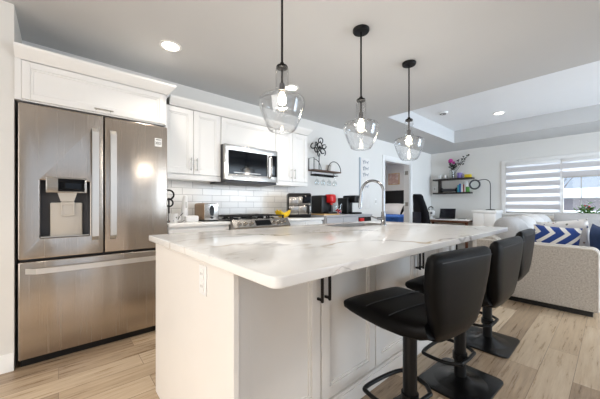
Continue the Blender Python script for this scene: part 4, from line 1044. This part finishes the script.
for dx, dz, rr in ((-.03, .44, .055), (.04, .39, .035)):
    b = MB()
    for k in range(9):
        a = 2*PI*k/9; b.ball((vx+dx+rr*.55*math.cos(a), vy-.02, zu+dz+rr*.55*math.sin(a)), rr*.45, rr*.4, rr*.45, 8)
    b.ball((vx+dx, vy-.03, zu+dz), rr*.5, rr*.5, rr*.5, 8); b.build('blossom', 'pink', t)
def cup(label, x, y, z, m, h=.11, r=.05):
    t = thing('cup', label, 'cup', (x, y, z))
    b = MB(); b.lathe([(0, z), (r*.85, z), (r, z+.01), (r, z+h), (r*.92, z+h), (r*.9, z+.012), (0, z+.01)], (x, y, 0), 20); b.build('bowl', m, t)
    b = MB(); b.tube(arc((x+r+.012, z+h*.5), h*.28, -PI/2, PI/2, 8, lambda p, q: (p-.012, y, q)), .006, 6); b.build('handle', m, t)
cup('pale mug on the upper black shelf, beside the vase toward the corner', -2.90, FW-.1, zu, 'whiteb')
cup('small glass cup on the upper black shelf between mug and vase', -2.78, FW-.12, zu, 'silverpl', .09, .04)
cup('purple and white mug on the upper black shelf', -2.45, FW-.1, zu, 'purple', .13, .055)
b = MB(); b.box(-2.33, -2.20, FW-.17, FW-.06, zu, zu+.075, .01); tag(b.build('yellow_box', 'yellowbook'), 'small yellow box at the lamp end of the upper shelf', 'box')
t = thing('soundbar', 'long dark cylinder speaker lying on the lower black shelf', 'speaker', (-2.7, FW-.1, zl))
b = MB(); b.cyl((-2.88, FW-.1, zl+.06), (-2.50, FW-.1, zl+.06), .035, n=16); b.build('body', 'greydk', t)
for x in (-2.86, -2.52):
    b = MB(); b.cyl((x-.012, FW-.1, zl+.06), (x+.012, FW-.1, zl+.06), .058, n=20); b.build('end_ring', 'black', t)
for k, (m, w, h_, l) in enumerate((('tealb', .035, .17, 'teal book at the speaker end of the lower shelf row'), ('blueb', .04, .20, 'blue book second in the lower shelf row'), ('whiteb', .045, .22, 'white book in the lower shelf row'), ('redb', .022, .18, 'thin red book in the lower shelf row'), ('whiteb', .03, .25, 'tall white book beside the thin red one'), ('greenb', .035, .12, 'short green book at the lamp end of the lower shelf'))):
    x = -2.475+sum((.037, .042, .047, .024, .032, .037)[:k])
    zl = SZ2+.0356
    t = thing('book', l, 'book', (x+w/2, FW-.1, zl+.0006), 'books on the lower black shelf')
    b = MB(); b.box(x, x+w, FW-.18, FW-.175, zl, zl+h_); b.box(x, x+.003, FW-.18, FW-.03, zl, zl+h_); b.box(x+w-.003, x+w, FW-.18, FW-.03, zl, zl+h_); b.build('cover', m, t, smooth=False)
    b = MB(); b.box(x+.003, x+w-.003, FW-.175, FW-.035, zl+.003, zl+h_-.004); b.build('pages', 'linen', t, smooth=False)
# gooseneck lamp
lx, ly = -1.795, 7.20
t = thing('magnifier_lamp', 'dark gooseneck magnifier lamp standing on the white cabinet', 'lamp', (lx, ly, .985))
b = MB(); b.lathe([(0, .985), (.09, .985), (.09, 1.0), (.02, 1.01), (0, 1.01)], (lx, ly, 0), 28); b.build('base', 'blackmetal', t)
b = MB(); b.tube([(lx, ly, 1.0), (lx, ly, 1.45)]+smoothpath([(lx, ly, 1.50), (lx-.01, ly, 1.60), (lx-.07, ly, 1.665), (lx-.17, ly, 1.672), (lx-.25, ly, 1.65)], 6), .009, 8); b.build('pole', 'greydk', t)
b = MB(); c_ = (lx-.30, 1.57); b.tube(arc(c_, .10, 0, 2*PI*27/28, 27, lambda p, q: (p, ly-.02+.0*(q), q)), .018, 10, closed=True); b.tube([(lx-.25, ly, 1.65), (lx-.26, ly-.01, 1.66)], .016, 8); hd = b.build('head_ring', 'greydk', t)
b = MB(); b.cyl((c_[0], ly-.024, c_[1]), (c_[0], ly-.016, c_[1]), .09, n=28); b.build('lens', 'glass', hd)
# white cabinet behind the sofa
t = thing('storage_cabinet', 'low white cabinet between the desk and the window', 'cabinet', (-1.83, 7.1, 0))
b = MB(); b.box(-2.04, -1.62, 6.86, 7.36, .04, .925); b.build('body', 'trimw', t, smooth=False)
b = MB(); b.box(-2.06, -1.60, 6.84, 7.37, .925, .985, .006); b.build('top', 'trimw', t)
for a0, a1 in ((-2.035, -1.832), (-1.828, -1.625)):
    b = MB(); b.box(a0, a1, 6.842, 6.86, .06, .915, .003); d = b.build('door', 'trimw', t)
    b = MB(); xk = a1-.03 if a0 < -1.9 else a0+.03; b.ball((xk, 6.832, .6), .012, .012, .012, 10); b.build('knob', 'nickel', d)
b = MB(); b.box(-2.03, -1.63, 6.90, 7.34, 0, .04); b.build('plinth', 'greydk', t)

# ------------------------------------------------------------------ blinds
def blind(label, x0, x1, zb, ztop):
    t = thing('zebra_blind', label, 'window blind', ((x0+x1)/2, FW-.03, ztop), 'zebra blinds on the window')
    b = MB(); b.box(x0, x1, FW-.05, FW-.018, ztop-.055, ztop, .006); b.build('headrail', 'plasticw', t)
    b = MB(); p = .1235; z = ztop-.055; k = 0
    # bands counted down from a fixed top so both halves line up
    while z > zb+.012:
        hgt = .036 if k == 0 else (.0985 if k % 2 else .060)
        z2 = max(z-hgt, zb)
        b.mat(1 if k % 2 == 0 else 0); b.box(x0+.006, x1-.006, FW-.032, FW-.030, z2, z); z = z2; k += 1
    b.build('fabric', ['blindband', 'sheer'], t, smooth=False)
    b = MB(); b.box(x0+.004, x1-.004, FW-.042, FW-.022, zb-.022, zb, .004); b.build('bottom_rail', 'silverpl', t)
    return t
blind('zebra blind lowered fully over the window half by the lamp', WX0+.005, MX-.004, .955, WZ1-.004)
blind('zebra blind half raised over the window half with a view outside', MX+.012, WX1-.005, 1.648, WZ1-.004)
# plant on the sill
px, py, pz = -.29, 7.255, WZ0
t = thing('potted_plant', 'potted plant with small red flowers at the window sill', 'potted plant', (px, py, .5))
b = MB(); b.lathe([(0, .5), (.06, .5), (.085, .66), (.09, .66), (.09, .68), (.08, .68), (.075, .66), (0, .66)], (px, py, 0), 24); b.build('pot', 'terracotta', t)
b = MB()
for k in range(120):
    a = rnd.random()*6.28; r = rnd.random()**.6*.19; z = .74+rnd.random()*.42*(1-r*1.5)
    R3 = Matrix.Translation((px+r*math.cos(a), min(py+r*math.sin(a)*.6, FW-.10), z)) @ Matrix.Rotation(a, 4, 'Z') @ Matrix.Rotation(rnd.uniform(-1, .6), 4, 'Y')
    b.ball((0, 0, 0), .045, .024, .008, 8, R3)
b.tube([(px, py, .65), (px, py, .95)], .006, 6); b.build('foliage', 'green', t)
for k in range(5):
    a = rnd.random()*6.28; r = .13*rnd.random()**.5; b = MB(); b.ball((px+r*math.cos(a), py-.04+r*math.sin(a)*.4, 1.0+rnd.random()*.10), .018, .018, .014, 8); b.build('blossom', 'redb', t)
b = MB(); b.box(px-.14, px+.14, py-.12, py+.12, .47, .50, .004); sx = thing('plant_stand', 'slim stand holding the potted plant between sofa and window', 'plant stand', (px, py, 0)); b.build('tray', 'darkwood', sx)
for q in ((-1, -1), (1, -1), (-1, 1), (1, 1)):
    b = MB(); b.box(px+q[0]*.12-.012, px+q[0]*.12+.012, py+q[1]*.10-.012, py+q[1]*.10+.012, 0, .47); b.build('leg', 'darkwood', sx)

# ------------------------------------------------------------------ sofa
so = thing('sectional_sofa', 'large grey tweed sectional sofa facing away from the kitchen, under the window', 'sofa', (-.6, 5.4, 0))
SXL, SXR, SYN, SYF = -1.12, 1.6, 3.90, 7.05
b = MB(); b.box(SXL+.01, -.10, SYN+.01, SYF, .055, .36, .02); b.box(-.10, SXR, 6.05, SYF, .055, .36, .02); b.build('base', 'tweed', so)
for x, y in ((SXL+.08, SYN+.12), (-.22, SYN+.12), (SXL+.12, SYF-.1), (SXR-.1, SYF-.1), (SXR-.1, 6.16)):
    b = MB(); b.box(x-.04, x+.04, y-.04, y+.04, 0, .055); b.build('foot', 'black', so)
b = MB(); b.box(SXL+.03, -.13, SYN+.03, SYN+.06, 0, .055); b.build('plinth', 'black', so)
b = MB(); b.box(SXL+.03, SXL+.06, SYN+.17, SYF-.15, 0, .055); b.build('plinth', 'black', so)
b = MB(); b.box(-.16, -.13, SYN+.17, 6.1, 0, .055); b.build('plinth', 'black', so)
# near end arm: rounded upper corner at the seat side
b = MB(); P = [(SXL, .055), (-.092, .055)]+[(-.092-.05+.05*math.cos(a), .615+.05*math.sin(a)) for a in [PI/2*k/8 for k in range(9)]]+[(SXL, .68)]
b.slab(P, [], .17, lambda a, q, hh: (a, SYN+hh, q), .012, 3); ar = b.build('arm', 'tweed', so)
b = MB()
path = [(-.092+.002, SYN+.006, .07), (-.090, SYN+.006, .61)]+[(-.142+.052*math.cos(a), SYN+.006, .615+.052*math.sin(a)) for a in [PI/2*k/8 for k in range(9)]]+[(SXL+.02, SYN+.006, .682)]
b.tube(path, .008, 8); b.tube([(x, y+.158, z) for x, y, z in path], .008, 8); b.build('piping', 'cream', ar)
# back along the kitchen side (curved top) and along the window
b = MB(); pr = [(SXL, .055), (SXL+.24, .055), (SXL+.24, .62)]+[(SXL+.12+.12*math.cos(a), .62+.10*math.sin(a)) for a in [PI*k/10 for k in range(11)]]
b.prism(pr, SYN+.02, SYF, 'y'); b.build('back', 'tweed', so)
b = MB(); pr = [(SYF-.24, .055), (SYF, .055)]+[(SYF-.12+.12*math.cos(a), .80+.10*math.sin(a)) for a in [PI*k/10 for k in range(11)]]
b.prism(pr, SXL+.1, SXR, 'x'); b.build('back', 'tweed', so)
for k in range(3):
    a0 = SYN+.18+k*.72; b = MB(); b.box(SXL+.25, -.02, a0, a0+.71, .35, .44, .04, 4); b.build('seat_cushion', 'sofagrey', so)
for k in range(2):
    a0 = -.08+k*.83; b = MB(); b.box(a0, a0+.82, 6.1, SYF-.25, .35, .44, .04, 4); b.build('seat_cushion', 'sofagrey', so)
# back cushions with rounded tops
for k in range(4):
    ya = SYN+.20+k*.68; L = .63; b = MB(); V = []; F = []; n = 28; m = 12
    for i in range(m+1):
        u = -1+2*i/m; sc = max(.0, (1-abs(u)**3))**.5; y = ya+L/2+u*L/2
        for q in range(n):
            a = 2*PI*q/n; ca, sa = math.cos(a), math.sin(a)
            ex = .17*math.copysign(abs(ca)**.7, ca); ez = .28*math.copysign(abs(sa)**.75, sa)
            V.append((SXL+.27+ex*(.5+.5*sc)-.16*ez, y, .665+ez*(.60+.40*sc)))
    for i in range(m):
        for q in range(n): F.append((i*n+q, i*n+(q+1) % n, (i+1)*n+(q+1) % n, (i+1)*n+q))
    F.append(tuple(range(n))); F.append(tuple(range(m*n, (m+1)*n)))
    b._addm(V, F).build('back_cushion', 'sofagrey', so, ang=60)
for k in range(3):
    M4 = Matrix.Translation((-.35+k*.7, SYF-.32, .73)) @ Matrix.Rotation(math.radians(8), 4, 'X')
    b = MB(); b.pillow(.70, .46, .24, M4, 16, .0); b.build('back_cushion', 'sofagrey', so)
# throw pillows
def tp(label, x, y, z, w, h_, d, rz, rx, m, ry=0):
    b = MB(); b.pillow(w, h_, d); o = b.build('throw_pillow', m, ang=80); o.location = (x, y, z); o.rotation_euler = (math.radians(rx), math.radians(ry), math.radians(rz))
    tag(o, label, 'pillow', 'throw pillows on the sofa')
tp('blue and white chevron pillow leaning on the near sofa arm', -.43, 4.20, .66, .40, .42, .14, 8, 12, 'chevron', 4)
tp('pale sprigged pillow behind the chevron one', -.37, 4.48, .70, .46, .46, .15, -8, 14, 'sprig', -8)
tp('dark blue velvet pillow beside the sprigged pillow', -.065, 4.29, .665, .36, .43, .15, -66, 6, 'bluefab', 6)
t = thing('remote_control', 'small dark remote lying on top of the window-side sofa back', 'remote control', (-.62, 6.93, .90))
b = MB(); b.box(-.72, -.54, 6.905, 6.955, .901, .925, .006); b.build('body', 'black', t)
b = MB(); b.box(-.70, -.56, 6.915, 6.945, .925, .928); b.build('buttons', 'greydk', t)
